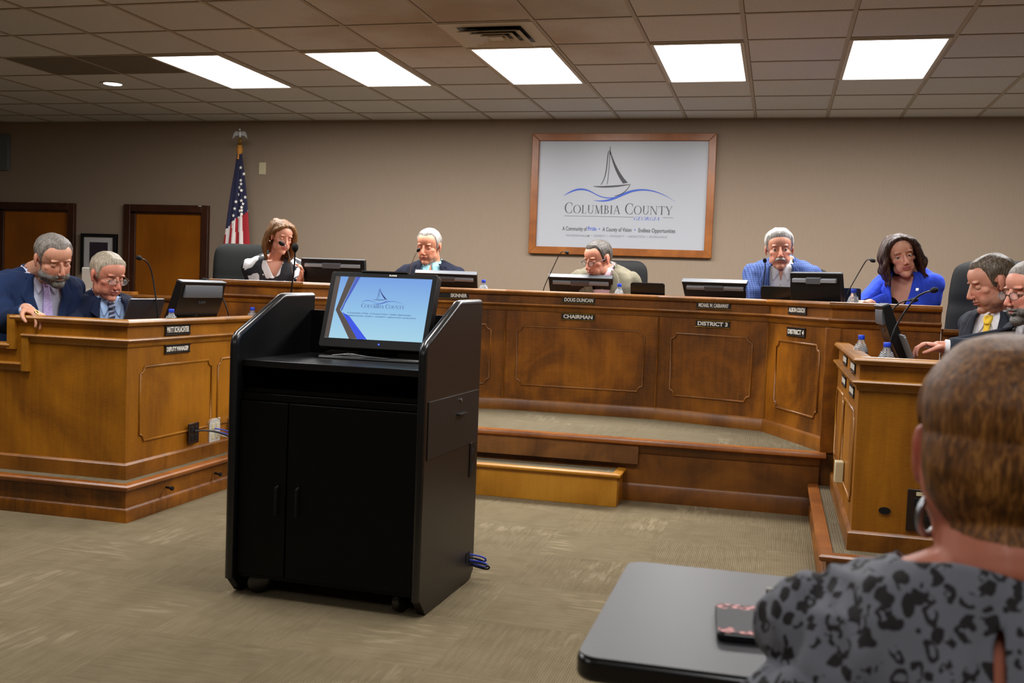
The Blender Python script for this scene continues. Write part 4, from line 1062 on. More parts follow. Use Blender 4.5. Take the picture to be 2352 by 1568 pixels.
# ================================================================== FLAG
fl = thing('flag', 'national flag with stars and stripes hanging folded on a pole with eagle finial', 'flag', (-5.14, 9.05, DZ))
fz = lambda z: z-DZ
MB().tube([(0, 0, .02), (0, 0, fz(2.50))], .012, 12).build('pole', M['brass'], fl, smooth=True)
MB().lathe([(0, 0), (.15, 0), (.15, .015), (.10, .04), (.03, .07), (0, .08)], seg=28).build('pole_base', M['brass'], fl, smooth=True)
q = MB(); q.lathe([(0, -.03), (.018, -.02), (.012, 0), (.02, .015), (.008, .03), (.006, .04)], c=(0, 0, fz(2.53))); q.build('finial_ball', M['brass'], fl, smooth=True)
q = MB(); q.ell((0, 0, fz(2.605)), (.014, .016, .034)); q.ell((0, -.008, fz(2.648)), (.009, .013, .010)); q.tube([(0, -.018, fz(2.648)), (0, -.03, fz(2.642))], [.005, .001], 8)
for s_ in (-1, 1):
    w_ = [(0, 2.615), (.03, 2.632), (.055, 2.628), (.07, 2.60), (.078, 2.56), (.066, 2.572), (.055, 2.583), (.04, 2.588), (.02, 2.592)]
    q.prism([(s_*a, fz(b)) for a, b in w_], -.005, .005, 'y')
e_ = q.build('eagle_finial', mat('finial_silver', (196, 198, 200), .4, .25), fl, bevel=.001)
# draped cloth
zt, zb = 2.44, 1.30
nz, na = 60, 96; q = MB(); vs = []
for i in range(nz+1):
    f = i/nz; z = zt+(zb-zt)*f
    r0 = .018+.115*f**.8
    for k in range(na):
        a = 2*PI*k/na
        fold = 1+.22*math.sin(7*a+1.5*f)*min(1, f*3)+.10*math.sin(13*a+3*f)
        vs.append((r0*fold*math.cos(a)*1.0-.012*f, r0*fold*math.sin(a)*.62, fz(z)+.02*math.sin(5*a)*f))
q.v = vs
for i in range(nz):
    for k in range(na):
        x = (vs[i*na+k][0]); z = vs[i*na+k][2]+DZ
        kk = k/na*2*PI
        # navy canton above a slanted hem, red and white stripes below
        blue = z > 1.74+.9*(x+.05)
        stripe = int((math.cos(kk)*3.2+10.4+ (z-1.5)*1.1)) % 2
        q.f.append((i*na+k, i*na+(k+1) % na, (i+1)*na+(k+1) % na, (i+1)*na+k)); q.mi.append(0 if blue else (1 if stripe else 2))
cl = q.build('flag_cloth', [mat('flag_navy', (26, 26, 58), .8), mat('flag_red', (150, 24, 34), .8), mat('flag_white', (206, 196, 192), .8)], fl, smooth='all')
bv = BVHTree.FromPolygons(q.v, q.f)
st = MB()
def star(px_, py_, r_):
    p_ = at(px_, py_, 8.95); x, z = p_.x+5.14, p_.z-DZ
    hit = bv.ray_cast(Vector((x, -1, z)), Vector((0, 1, 0)))
    if hit[0] is None: hit = bv.find_nearest(Vector((x, -.08, z)))
    n = hit[1]; n = n if n.y < 0 else -n; n = (n+Vector((0, -.6, 0))).normalized(); c = hit[0]+n*.004
    ux = Vector((0, 0, 1)).cross(n).normalized(); uz = n.cross(ux).normalized()
    pts = []
    for k in range(10):
        a = PI/2+k*PI/5; rr = r_ if k % 2 == 0 else r_*.42; pts.append(c+ux*rr*math.cos(a)+uz*rr*math.sin(a))
    st.add(pts, [tuple(range(10))])
for (cx_, cy_) in ((268, 377), (255, 435), (243, 494), (232, 555), (222, 616), (211, 680), (203, 740), (288, 519), (283, 577), (268, 637), (258, 697), (243, 758), (234, 817), (295, 724), (290, 783), (305, 665), (190, 860), (194, 800), (318, 750)):
    star(480+cx_/3.733, 280+cy_/3.733, .019)
st.build('stars', M['letter_white'], fl, fixn=False)
q = MB(); q.lathe([(.014, 0), (.026, -.02), (.03, -.06), (.02, -.09), (.016, -.07)], c=(0, 0, fz(2.50)), cap=False); q.tube([(0, -.028, fz(2.45)), (.004, -.03, fz(2.40)), (0, -.03, fz(2.36))], [.006, .008, .012], 8)
q.build('gold_tassel', mat('gold_cord', (180, 120, 30), .6), fl, smooth=True)

# ================================================================== FOREGROUND TABLE
tb = thing('folding_table', 'black-topped training table in the right foreground', 'table', (.56, 1.50, 0))
tw_, td_ = .788*2, .49
MB().prism(stadium(tw_, td_, .03, 6), .707, .7385, 'z').build('edge_band', M['black_edge'], tb, bevel=.008, bseg=3)
tm = mat('table_top', (54, 54, 58), .42, spec=.5); NTt = NT(tm); nn_ = NTt.noise(NTt.coord(), 300, 2); NTt.bump(nn_, .15, .0005)
MB().prism(stadium(tw_-.006, td_-.006, .028, 6), .738, .7405, 'z').build('tabletop', tm, tb)
for sx in (-1, 1):
    q = MB(); x = sx*(tw_/2-.14); q.tube([(x, 0, .705), (x, 0, .06)], .022, 12); q.tube([(x, -.21, .03), (x, 0, .06), (x, .21, .03)], .018, 10); q.box(x-.03, x+.03, -.16, .16, .69, .708); q.build('leg', M['black_plastic'], tb, smooth=True)
MB().box(-tw_/2+.18, tw_/2-.18, .12, .135, .45, .70).build('modesty_panel', M['black_lam'], tb)
pc = [atz(1642, 1379, .756), atz(1745, 1388, .756), atz(1623, 1444, .756)]
pdir = (pc[1]-pc[0]); ang = math.atan2(pdir.y, pdir.x)
phn = thing('phone', 'phone in a dark case with pink floral pattern on the foreground table', 'phone', (pc[0].x, pc[0].y, .7407), ang)
wid = (pc[2]-pc[0]).length
fm = mat('floral_case', (30, 26, 30), .55, spec=.3); ft = NT(fm); vv = ft.coord()
vo = ft.n('ShaderNodeTexVoronoi'); vo.inputs['Scale'].default_value = 110; ft.l(vv, vo.inputs['Vector'])
x, y, z = ft.sep(vv); n_ = ft.noise(vv, 18, 3)
msk = ft.math('GREATER_THAN', ft.math('ADD', ft.math('MULTIPLY', ft.math('ABSOLUTE', ft.math('ADD', y, wid/2)), 1/wid*1.25), ft.math('MULTIPLY', n_, .6)), .78)
fl_c = ft.ramp(vo.outputs['Distance'], [(0, (240, 200, 196)), (.35, (214, 130, 128)), (.6, (70, 36, 40)), (1, (30, 26, 30))])
ft.base(ft.mix(msk, lin((38, 38, 42)), fl_c))
PLn = .15
MB().prism([(x+PLn/2, y-wid/2) for x, y in stadium(PLn, wid, .011, 5)], 0, .012, 'z').build('case', M['black_plastic'], phn, bevel=.003)
MB().prism([(x+PLn/2, y-wid/2) for x, y in stadium(PLn-.004, wid-.004, .010, 5)], .012, .0128, 'z').build('case_back', fm, phn)
pe = atz(1760, 1353, .745)
pn = thing('pencil', 'yellow pencil end showing beside the leopard print sleeve', 'pencil', (pe.x, pe.y, .7445), -.12)
MB().tube([(0, 0, 0), (.012, 0, 0)], .0038, 10).build('eraser', M['white_plastic'], pn, smooth=True)
MB().tube([(.012, 0, 0), (.15, 0, 0)], .0037, 6).build('barrel', mat('pencil_yellow', (224, 190, 40), .4), pn)
MB().tube([(.15, 0, 0), (.168, 0, 0)], [.0036, .0005], 6).build('tip', M['wood_step'], pn)
# ================================================================== PEOPLE
def vcolmat(name, rough=.5, spec=.4, sss=0.0, bump=0):
    m = mat(name, (200, 150, 120), rough, spec=spec); t = NT(m)
    a = t.n('ShaderNodeVertexColor', layer_name='Col'); 
    n_ = t.noise(t.coord(), 60, 3)
    c = t.mix(t.math('MULTIPLY', n_, .12), a.outputs[0], lin((170, 90, 70)))
    t.base(c)
    if sss: t.b.inputs['Subsurface Weight'].default_value = sss; t.b.inputs['Subsurface Scale'].default_value = .004
    if bump: t.bump(t.noise(t.coord(), 500, 2), bump, .0006)
    return m
M['skin'] = vcolmat('skin', .48, .4, 0, .2)
def hairmat(name, c0, c1, c2, sc=(90, 90, 14), rough=.5):
    m = mat(name, c1, rough, spec=.35); t = NT(m)
    n1 = t.noise(t.coord(sc), 1.6, 4, .6, .8); n2 = t.noise(t.coord(), 9, 2)
    c = t.ramp(n1, [(.32, c0), (.5, c1), (.68, c2)])
    c = t.mix(t.math('MULTIPLY', n2, .35), c, lin(c0)); t.base(c); t.bump(n1, .55, .004)
    return m
def clothmat(name, rgb, var=.12, rough=.85, scale=350):
    m = mat(name, rgb, rough, spec=.2); t = NT(m); v = t.coord()
    n1 = t.noise(v, 6, 3); dk = tuple(int(c*(1-var*1.6)) for c in rgb); lt = tuple(min(255, int(c*(1+var))) for c in rgb)
    t.base(t.ramp(n1, [(.3, dk), (.7, lt)]))
    h = t.math('ADD', t.math('MULTIPLY', t.noise(v, 14, 2, .5, .5), 1.0), t.math('MULTIPLY', t.noise(v, scale, 1), .08)); t.bump(h, .45, .012)
    return m
M['eye_white'] = mat('eye_white', (205, 198, 190), .2); M['iris'] = mat('iris', (50, 38, 30), .2)
M['glass_frame'] = mat('spectacle_frame', (36, 28, 26), .35); M['glass_frame_gold'] = mat('spectacle_metal', (150, 140, 120), .3, .9)
m = mat('spectacle_lens', (240, 245, 250), .02); NT(m).b.inputs['Alpha'].default_value = .16; M['lens'] = m

def np_verts(me):
    a = np.empty(len(me.vertices)*3); me.vertices.foreach_get('co', a); return a.reshape(-1, 3)
def np_norms(me):
    a = np.empty(len(me.vertices)*3); me.vertex_normals.foreach_get('vector', a); return a.reshape(-1, 3)
def fuse(mb, voxel, smooth_it=4, name='m'):
    me = mb.mesh(name, [])
    bm = bmesh.new(); bm.from_mesh(me); bmesh.ops.recalc_face_normals(bm, faces=bm.faces); bm.to_mesh(me); bm.free()
    o = bpy.data.objects.new(name, me); COL.objects.link(o)
    r = o.modifiers.new('r', 'REMESH'); r.mode = 'VOXEL'; r.voxel_size = voxel
    s_ = o.modifiers.new('s', 'SMOOTH'); s_.factor = .5; s_.iterations = smooth_it
    dg = bpy.context.evaluated_depsgraph_get(); out = bpy.data.meshes.new_from_object(o.evaluated_get(dg))
    bpy.data.objects.remove(o); bpy.data.meshes.remove(me)
    return out
def keep_largest(me):
    bm = bmesh.new(); bm.from_mesh(me); seen = set(); comps = []
    for v in bm.verts:
        if v in seen: continue
        st_ = [v]; seen.add(v); c = []
        while st_:
            x = st_.pop(); c.append(x)
            for e in x.link_edges:
                y = e.other_vert(x)
                if y not in seen: seen.add(y); st_.append(y)
        comps.append(c)
    comps.sort(key=len, reverse=True)
    for c in comps[1:]: bmesh.ops.delete(bm, geom=c, context='VERTS')
    bm.to_mesh(me); bm.free(); return me
def smooth_border(bm, it=12):
    bv = [v for v in bm.verts if any(e.is_boundary for e in v.link_edges)]
    for _ in range(it):
        new = {}
        for v in bv:
            nb_ = [e.other_vert(v).co for e in v.link_edges if e.is_boundary]
            if len(nb_) == 2: new[v] = v.co*.4+(nb_[0]+nb_[1])*.3
        for v, c in new.items(): v.co = c
def sstep(a, b, x): 
    t = np.clip((x-a)/(b-a), 0, 1); return t*t*(3-2*t)
def pts_tf(mat4, a):
    m_ = np.array(mat4); return a @ m_[:3, :3].T + m_[:3, 3]
def linkobj(name, me, m, parent, smooth=True):
    me.materials.clear()
    for x in (m if isinstance(m, list) else [m]): me.materials.append(x)
    if smooth: me.polygons.foreach_set('use_smooth', [True]*len(me.polygons))
    o = bpy.data.objects.new(name, me); COL.objects.link(o); o.parent = parent; return o

def head_parts(mb, T, p):
    """head in local metres (face towards -Y, centre between the ears), added through matrix T"""
    def E(c, r, rot=None):
        R = T.to_3x3().to_4x4() @ (rot if rot else Matrix.Identity(4)); mb.ell(T @ Vector(c), r, 22, 14, R)
    fw, jaw, nz = p.get('fw', 1), p.get('jaw', 1), p.get('nose', 1)
    E((0, .012, .030), (.0765*fw, .096, .087))
    E((0, -.020, .045), (.068*fw, .068, .060))
    E((0, -.030, -.036), (.058*fw*jaw, .060, .082))
    E((0, -.066, -.098), (.025*jaw, .024, .020))
    E((0, -.045, -.088), (.040*jaw, .035, .026))
    for s in (-1, 1):
        E((s*.044*fw*jaw, -.012, -.066), (.018, .036, .028))
        E((s*.040*fw, -.047, -.018), (.022, .020, .018))
        E((s*.028*fw, -.057, -.056), (.024, .024, .030))
        E((s*.028, -.0755, .0265), (.022, .0115, .007))
        E((s*.0105, -.101*1.0, -.036), (.008*nz, .010, .0075))
        # ear
        E((s*.078*fw, .012, .000), (.0055, .017, .029), Matrix.Rotation(s*.35, 4, 'Z') @ Matrix.Rotation(-.2, 4, 'X'))
        E((s*.077*fw, .004, -.024), (.006, .009, .011))
        E((s*.0805*fw, .020, .008), (.0045, .009, .020), Matrix.Rotation(s*.5, 4, 'Z'))
    E((0, -.040, -.018), (.0575*fw, .047, .052)); E((0, -.022, -.055), (.061*fw*jaw, .060, .046))
    if p.get('occ'): E((0, .022, -.012), (.080, .088, .104)); E((0, .03, -.07), (.066, .060, .075))
    n = 5
    a, b = Vector((0, -.083, .018)), Vector((0, -.108*1.0, -.030))
    mb.tube([T @ a.lerp(b, i/n) for i in range(n+1)], [(.0075+.0035*i/n)*nz for i in range(n+1)], 12)
    E((0, -.1085, -.031), (.0105*nz, .010, .0095))
    E((0, -.0875, -.0565), (.022, .0095, .0055)); E((0, -.0865, -.0675), (.019, .0095, .0062))
def face_shape(L, N):
    """displace numpy head-local verts for sockets and mouth"""
    d = np.zeros(len(L))
    front = L[:, 1] < -.03
    for s in (-1, 1):
        r2 = ((L[:, 0]-s*.031)/.0165)**2+((L[:, 2]-.004)/.0115)**2; d -= .0062*np.exp(-r2)*front
        r2 = ((L[:, 0]-s*.017)/.006)**2+((L[:, 2]-.0)/.012)**2; d -= .003*np.exp(-r2)*front
    r2 = (L[:, 0]/.024)**4+((L[:, 2]+.0617)/.0022)**2; d -= .0028*np.exp(-r2)*front
    r2 = (L[:, 0]/.02)**2+((L[:, 2]+.079)/.006)**2; d -= .0025*np.exp(-r2)*front
    for s in (-1, 1):
        q = (L[:, 0]-s*(.019-(L[:, 2]+.036)*.35))/.0035; d -= .0016*np.exp(-q*q)*sstep(-.066, -.05, L[:, 2])*sstep(-.028, -.038, L[:, 2])*front
    return d
def face_color(L, p):
    skin = np.array(lin(p.get('skin', (206, 146, 116)))[:3]); red = np.array(lin(p.get('flush', (192, 106, 84)))[:3])
    lip = np.array(lin(p.get('lip', (164, 84, 74)))[:3]); brow = np.array(lin(p.get('brow', (90, 76, 66)))[:3])
    C = np.tile(skin, (len(L), 1)); x, y, z = L.T; front = (y < -.02).astype(float)
    def mixc(c, k): 
        nonlocal C; k = np.clip(k, 0, 1)[:, None]; C = C*(1-k)+c*k
    for s in (-1, 1):
        mixc(red, .55*np.exp(-(((x-s*.040)/.022)**2+((z+.028)/.02)**2))*front)
        mixc(red, .6*np.exp(-(((x-s*.079)/.012)**2+((y-.01)/.03)**2+((z)/.035)**2)))
    mixc(red, .55*np.exp(-((x/.016)**2+((z+.03)/.018)**2))*(y < -.085))
    mixc(lip, (np.exp(-((x/.0235)**4+((z+.0617)/.0105)**4)))*(y < -.07)*p.get('lipk', .8))
    mixc(lip*.35, (np.exp(-((x/.022)**4+((z+.0617)/.0018)**2)))*(y < -.07)*.8)
    for s in (-1, 1):
        zz = .0265-.004*((np.abs(x)-.026)/.02)**2
        mixc(brow, np.exp(-(((np.abs(x)-.029)/.0185)**4+((z-zz)/.0038)**2))*(y < -.05)*(x*s > 0)*p.get('browk', .75))
        mixc(brow*.3, np.exp(-(((np.abs(x)-.031)/.0145)**4+((z-.0035)/.0022)**2))*(y < -.05)*(x*s > 0)*p.get('lash', .55))
        mixc(np.array(lin((70, 20, 16))[:3]), np.exp(-(((x-s*.0085)/.004)**2+((z+.0425)/.003)**2))*(y < -.09)*.7)
    b = p.get('beard')
    if b:
        col = np.array(lin(b[0])[:3]); k = b[1]
        m_ = sstep(-.022, -.045, z)*sstep(-.135, -.11, z)*(y < .01)*(1-np.exp(-((x/.02)**4+((z+.0617)/.009)**4)))
        m_ *= 1-np.exp(-((x/.020)**2+((z+.04)/.008)**2))*.5
        m_ *= 1-.9*np.exp(-(((np.abs(x)-.040)/.016)**2+((z+.036)/.016)**2))*(y < -.03)
        mixc(col, m_*k)
    st = p.get('stubble')
    if st is not None: mixc(np.array(lin(st)[:3]), sstep(-.0, -.02, z)*.0)
    return C

def hairline(y, hz, nape=0.0):
    ys = [-.11, -.075, -.055, -.035, -.022, -.006, .006, .03, .05, .075, .12]
    zs = [hz+.006, hz, hz-.012, .052, -.008, -.016, .026, .030, -.028-nape*.6, -.052-nape, -.062-nape]
    return np.interp(y, ys, zs)
def shell(me, L, N, mask, thick, M_loc, rnd=0, seed=0, combs=(0, 1, .3)):
    """copy the faces of me where mask>0, pushed out by thick*mask; returns mesh in same space"""
    n = len(me.vertices); keep = mask > 0
    idx = -np.ones(n, int); 
    fs = []; 
    lt = np.empty(len(me.loops), int); me.loops.foreach_get('vertex_index', lt)
    ls = np.empty(len(me.polygons), int); lc = np.empty(len(me.polygons), int)
    me.polygons.foreach_get('loop_start', ls); me.polygons.foreach_get('loop_total', lc)
    for a, c in zip(ls, lc):
        f = lt[a:a+c]
        if keep[f].any(): fs.append(f)
    used = np.unique(np.concatenate(fs)); idx[used] = np.arange(len(used))
    V = np_verts(me)[used]; NN = N[used]; th = (thick*mask)[used] if not callable(thick) else thick(L[used])*mask[used]
    Lu = L[used]
    if rnd:
        nz_ = np.array([noise.noise(Vector((q[0]*55+seed, q[1]*55*combs[2], q[2]*28))) for q in Lu]); th = th*(1+rnd*nz_)
    th = th-.0012*(mask[used] <= 0)
    V2 = V+NN*th[:, None]
    nm = bpy.data.meshes.new('shell'); nm.from_pydata(V2.tolist(), [], [tuple(idx[f]) for f in fs]); nm.update(); return nm

TORSO = [(.085, .052, .052, .012), (.06, .066, .060, .010), (.045, .100, .070, .006), (.025, .142, .083, .003), (-.005, .178, .094, 0), (-.06, .186, .106, -.004), (-.15, .176, .114, -.010),
         (-.27, .162, .114, -.012), (-.39, .162, .118, -.012), (-.50, .176, .126, 0), (-.57, .168, .120, .01), (-.60, .12, .09, .01)]
def torso(mb, T, bw=1, bd=1, belly=0, grow=0, zlo=-9, zhi=9, seg=40):
    rings = [r for r in TORSO if zlo <= r[0] <= zhi]; vs = []
    for z, hw_, hd, yc in rings:
        k = bw if z < .05 else 1; kd = bd if z < .05 else 1
        hb = belly*math.exp(-((z+.34)/.14)**2)
        for i in range(seg):
            a = 2*PI*i/seg; ca, sa = math.cos(a), math.sin(a); e = 2/2.5
            x = (hw_*k+grow)*math.copysign(abs(ca)**e, ca); y = (hd*kd+grow)*math.copysign(abs(sa)**e, sa)+yc
            if sa < 0: y -= hb*abs(sa)
            vs.append(T @ Vector((x, y, z+(grow*.5 if z > .0 else 0))))
    n = len(rings); fs = [(i*seg+k, i*seg+(k+1) % seg, (i+1)*seg+(k+1) % seg, (i+1)*seg+k) for i in range(n-1) for k in range(seg)]
    fs += [tuple(range(seg))[::-1], tuple(range((n-1)*seg, n*seg))]
    mb.add(vs, fs)
def arm(mb, S, Eb, W, k=1, grow=0):
    mb.cap2(S, Eb, (.056+grow)*k, (.043+grow)*k); mb.cap2(Eb, W, (.043+grow)*k, (.030+grow*.9)*k)
def hand(mb, W, d, n, curl=.5, s=1.0, side=1, spread=.12, thumb=.6):
    """W wrist, d direction of the palm, n palm normal (towards palm side), side=+1 thumb on d x n side"""
    d = Vector(d).normalized(); n = (Vector(n)-d*Vector(n).dot(d)).normalized(); u = d.cross(n)*side
    W = Vector(W)
    R = Matrix((u, d, -n)).transposed().to_4x4()
    mb.ell(W+d*.045*s, (.038*s, .050*s, .0145*s), 18, 12, R)
    mb.cap2(W-d*.02*s, W+d*.02*s, .026*s, .024*s)
    for i, (o, L) in enumerate(((.030, .070), (.0105, .078), (-.0095, .073), (-.029, .058))):
        b = W+d*.083*s+u*o*s*1.02-d*(abs(i-1)*.004*s); a0 = curl*.5; dd = (d+u*(o*spread*18)*.1).normalized(); p = b; r_ = .0088*s
        for j, fr in enumerate((.45, .32, .23)):
            ang = a0+curl*[.2, .9, 1.5][j]
            q = p+(dd*math.cos(ang)+n*math.sin(ang))*L*fr*s; mb.cap2(p, q, r_*(1-.09*j), r_*(1-.09*(j+1)), 10); p = q
    b = W+d*.022*s+u*.030*s+n*.004*s; k1 = b+(d*.55+u*.75+n*.35*thumb).normalized()*.036*s; k2 = k1+(d*.85+u*.25+n*.5*thumb).normalized()*.030*s; k3 = k2+(d*.95-u*.05+n*.5*thumb).normalized()*.022*s
    mb.cap2(b-d*.01, k1, .0125*s, .0105*s, 10); mb.cap2(k1, k2, .0102*s, .0092*s, 10); mb.cap2(k2, k3, .0092*s, .0078*s, 10)

def grid_on(bvh, T, uv, off=.003, th=.004, ylook=-.6):
    """uv: rows of (x,z) torso-local points; projects them on the bvh (world), returns verts/faces of a thin sheet"""
    rows = []; dirw = (T.to_3x3() @ Vector((0, 1, 0))).normalized()
    for row in uv:
        rr = []
        for x, z in row:
            o = T @ Vector((x, ylook, z)); h = bvh.ray_cast(o, dirw)
            if h[0] is None: h = bvh.find_nearest(T @ Vector((x*.97, -.1, z)))
            rr.append((h[0], -dirw))
        rows.append(rr)
    n = len(rows); m_ = len(rows[0]); vs = []
    for k in (off, off+th):
        for rr in rows:
            for p_, nn_ in rr: vs.append(p_+nn_*k)
    N = n*m_; fs = []
    for i in range(n-1):
        for j in range(m_-1):
            a = i*m_+j; fs.append((a, a+1, a+m_+1, a+m_)); fs.append((N+a, N+a+m_, N+a+m_+1, N+a+1))
    for i in range(n-1):
        for j in (0, m_-1): a = i*m_+j; fs.append((a, a+m_, N+a+m_, N+a))
    for j in range(m_-1):
        for i in (0, n-1): a = i*m_+j; fs.append((a, a+1, N+a+1, N+a))
    return vs, fs
def quadstrip(pa, pb, n=14, m_=4):
    """rows between two polylines given as control lists of (x,z)"""
    def samp(p_, t):
        k = t*(len(p_)-1); i = min(int(k), len(p_)-2); f = k-i; return (p_[i][0]*(1-f)+p_[i+1][0]*f, p_[i][1]*(1-f)+p_[i+1][1]*f)
    out = []
    for i in range(n+1):
        a, b = samp(pa, i/n), samp(pb, i/n); out.append([(a[0]*(1-j/m_)+b[0]*j/m_, a[1]*(1-j/m_)+b[1]*j/m_) for j in range(m_+1)])
    return out

def person(label, head, hyaw, hpitch, hroll, sh, tyaw, lean, zf, P, arms, tlean=0, voxel=.0036):
    """head, sh: world points (head centre, mid of the shoulder line). angles: yaw 0 faces -Y, + turns to +X"""
    root = thing('person', label, 'person', (sh[0], sh[1], zf))
    O = Matrix.Translation(-Vector((sh[0], sh[1], zf)))
    hs = P.get('hs', 1.05); bs = P.get('bs', 1.0)
    TH = O @ Matrix.Translation(head) @ Matrix.Rotation(hyaw, 4, 'Z') @ Matrix.Rotation(hroll, 4, 'Y') @ Matrix.Rotation(hpitch, 4, 'X') @ Matrix.Scale(hs, 4)
    TT = O @ Matrix.Translation(sh) @ Matrix.Rotation(tyaw, 4, 'Z') @ Matrix.Rotation(tlean, 4, 'Y') @ Matrix.Rotation(lean, 4, 'X') @ Matrix.Scale(bs, 4)
    bw, bd, belly = P.get('bw', 1), P.get('bd', 1), P.get('belly', 0)
    # --- body
    b = MB()
    # ellipsoids through TH need the scale in the radii
    class SM:   # scaling wrapper
        def __init__(s, mb): s.mb = mb
        def ell(s, c, r, a, b_, R): s.mb.ell(c, tuple(x*hs for x in r), a, b_, Matrix([[v/hs for v in row[:3]]+[0] for row in R[:3]]+[[0, 0, 0, 1]]))
        def tube(s, pts, rs, seg): s.mb.tube(pts, [r*hs for r in rs], seg)
    head_parts(SM(b), TH, P)
    nb = TT @ Vector((0, .018, .045)); nt = TH @ Vector((0, .022, -.045))
    nr = P.get('neck', .055)
    b.cap2(nt, nb, nr*.98, nr*1.06, 18); b.cap2(TH @ Vector((0, -.01, -.075)), TT @ Vector((0, -.012, .02)), nr*.62, nr*.8, 16)
    b.cap2(nb, TT @ Vector((.10*bw, .01, .0)), nr*.8, nr*.75); b.cap2(nb, TT @ Vector((-.10*bw, .01, .0)), nr*.8, nr*.75)
    torso(b, TT, bw*.94, bd*.93, belly*.9, zhi=.03)
    hands = []
    for a_ in arms:
        sgn = a_['s']; S = TT @ Vector((sgn*.168*bw, 0, -.03)); Eb = O @ Vector(a_['e']); W = O @ Vector(a_['w'])
        a_['_'] = (S, Eb, W); arm(b, S, Eb, W, .92)
        hd_ = a_.get('hand')
        hand(b, W, hd_['d'] if hd_ else (W-Eb), hd_['n'] if hd_ else (0, 0, -1), (hd_ or {}).get('curl', .5), P.get('hands', 1.0), (hd_ or {}).get('side', 1), thumb=(hd_ or {}).get('thumb', .6))
    # hips and legs (seated)
    hip = TT @ Vector((0, 0, -.52)); fwd = Vector((math.sin(tyaw), -math.cos(tyaw), 0)); rt = Vector((math.cos(tyaw), math.sin(tyaw), 0))
    knees = []
    hz = max(hip.z, .42)
    for s in (-1, 1):
        h0 = hip+rt*s*.09; kf = P.get('kf', .26); kn = h0+fwd*kf+rt*s*.05; kn.z = .47; an = kn-fwd*.10; an.z = .09
        knees.append((h0, kn, an)); b.cap2(h0, kn, .074, .052); b.cap2(kn, an, .050, .034)
    me = keep_largest(fuse(b, voxel, 6, 'body'))
    THi = TH.inverted(); L = pts_tf(THi, np_verts(me)); N = np_norms(me)
    V = np_verts(me)
    near = (np.linalg.norm(L*np.array([1, 1, .8]), axis=1) < .17)
    d = face_shape(L, N)*near*hs
    V = V+N*d[:, None]; me.vertices.foreach_set('co', V.ravel()); me.update()
    L = pts_tf(THi, V); N = np_norms(me)
    C = face_color(L, P); skin = np.array(lin(P.get('skin', (206, 146, 116)))[:3]); C[~near] = skin
    ca = me.color_attributes.new('Col', 'FLOAT_COLOR', 'POINT'); ca.data.foreach_set('color', np.c_[C, np.ones(len(C))].ravel())
    body = linkobj('body', me, M['skin'], root)
    # --- eyes
    for s in (-1, 1):
        for part, m_ in (('eye', M['eye_white']),):
            q = MB(); c = Vector((s*.031, -.0675, .0035)); q.ell((0, 0, 0), (.0118,)*3, 18, 12)
            q.cur = 1
            gx = P.get('gaze', (0, -.25)); g = Vector((gx[0], -1, gx[1])).normalized()
            q.lathe([(0, .0123), (.0045, .0119), (.0056, .0108)], M4=g.to_track_quat('Z', 'Y').to_matrix().to_4x4(), seg=14, cap=False)
            q.v = [tuple(TH @ (c+Vector(v))) for v in q.v]
            e_ = q.build('eye', [M['eye_white'], M['iris']], root, smooth='all')
        # upper eyelid
        op = P.get('lid', .35); vs = []; n1, n2 = 10, 16; c = Vector((s*.031, -.0675, .0035))
        for i in range(n1+1):
            th_ = PI/2*1.1-(PI/2*1.1+op)*i/n1     # elevation angle from top down to -op
            for j in range(n2+1):
                ph_ = -PI*.62+PI*1.24*j/n2
                el = th_; r_ = .0130
                vs.append(tuple(TH @ (c+Vector((r_*math.cos(el)*math.sin(ph_), -r_*math.cos(el)*math.cos(ph_), r_*math.sin(el))))))
        fs = [(i*(n2+1)+j, i*(n2+1)+j+1, (i+1)*(n2+1)+j+1, (i+1)*(n2+1)+j) for i in range(n1) for j in range(n2)]
        q = MB(); q.add(vs, fs); me2 = q.mesh('eyelid', []); ca2 = me2.color_attributes.new('Col', 'FLOAT_COLOR', 'POINT')
        cc = np.tile(np.r_[skin*.92, 1], (len(vs), 1)); cc[-(n2+1):, :3] *= .25; ca2.data.foreach_set('color', cc.ravel()); linkobj('eyelid', me2, M['skin'], root)
    # --- hair
    hp_ = P.get('hair')
    if hp_:
        hl = hairline(L[:, 1], hp_.get('hz', .078), hp_.get('nape', 0)); x, y, z = L.T
        temple = hp_.get('temple', .0)*np.exp(-(((np.abs(x)-.045)/.018)**2))*(y < -.02)
        m_ = np.clip((z-hl-temple)/hp_.get('fade', .02), 0, 1)
        ear = (np.abs(x) > .070)*(((y-.008)/.026)**2+((z-.0)/.036)**2 < 1)*(np.abs(x) > .072)
        m_ = m_*(1-ear)*(np.linalg.norm(L, axis=1) < .16)
        m_[z < -.09-hp_.get('nape', 0)] = 0
        top = sstep(.02, .10, z)
        t0, t1 = hp_.get('t', (.005, .014))
        ft = lambda Lq: (t0+(t1-t0)*sstep(.0, .085, Lq[:, 2])+hp_.get('front', 0)*np.exp(-(((Lq[:, 1]+.07)/.03)**2))*sstep(.06, .09, Lq[:, 2]))*hs
        hm = shell(me, L, N, m_, ft, TH, hp_.get('rnd', .5), random.random()*50)
        linkobj('hair', hm, hp_['m'], root)
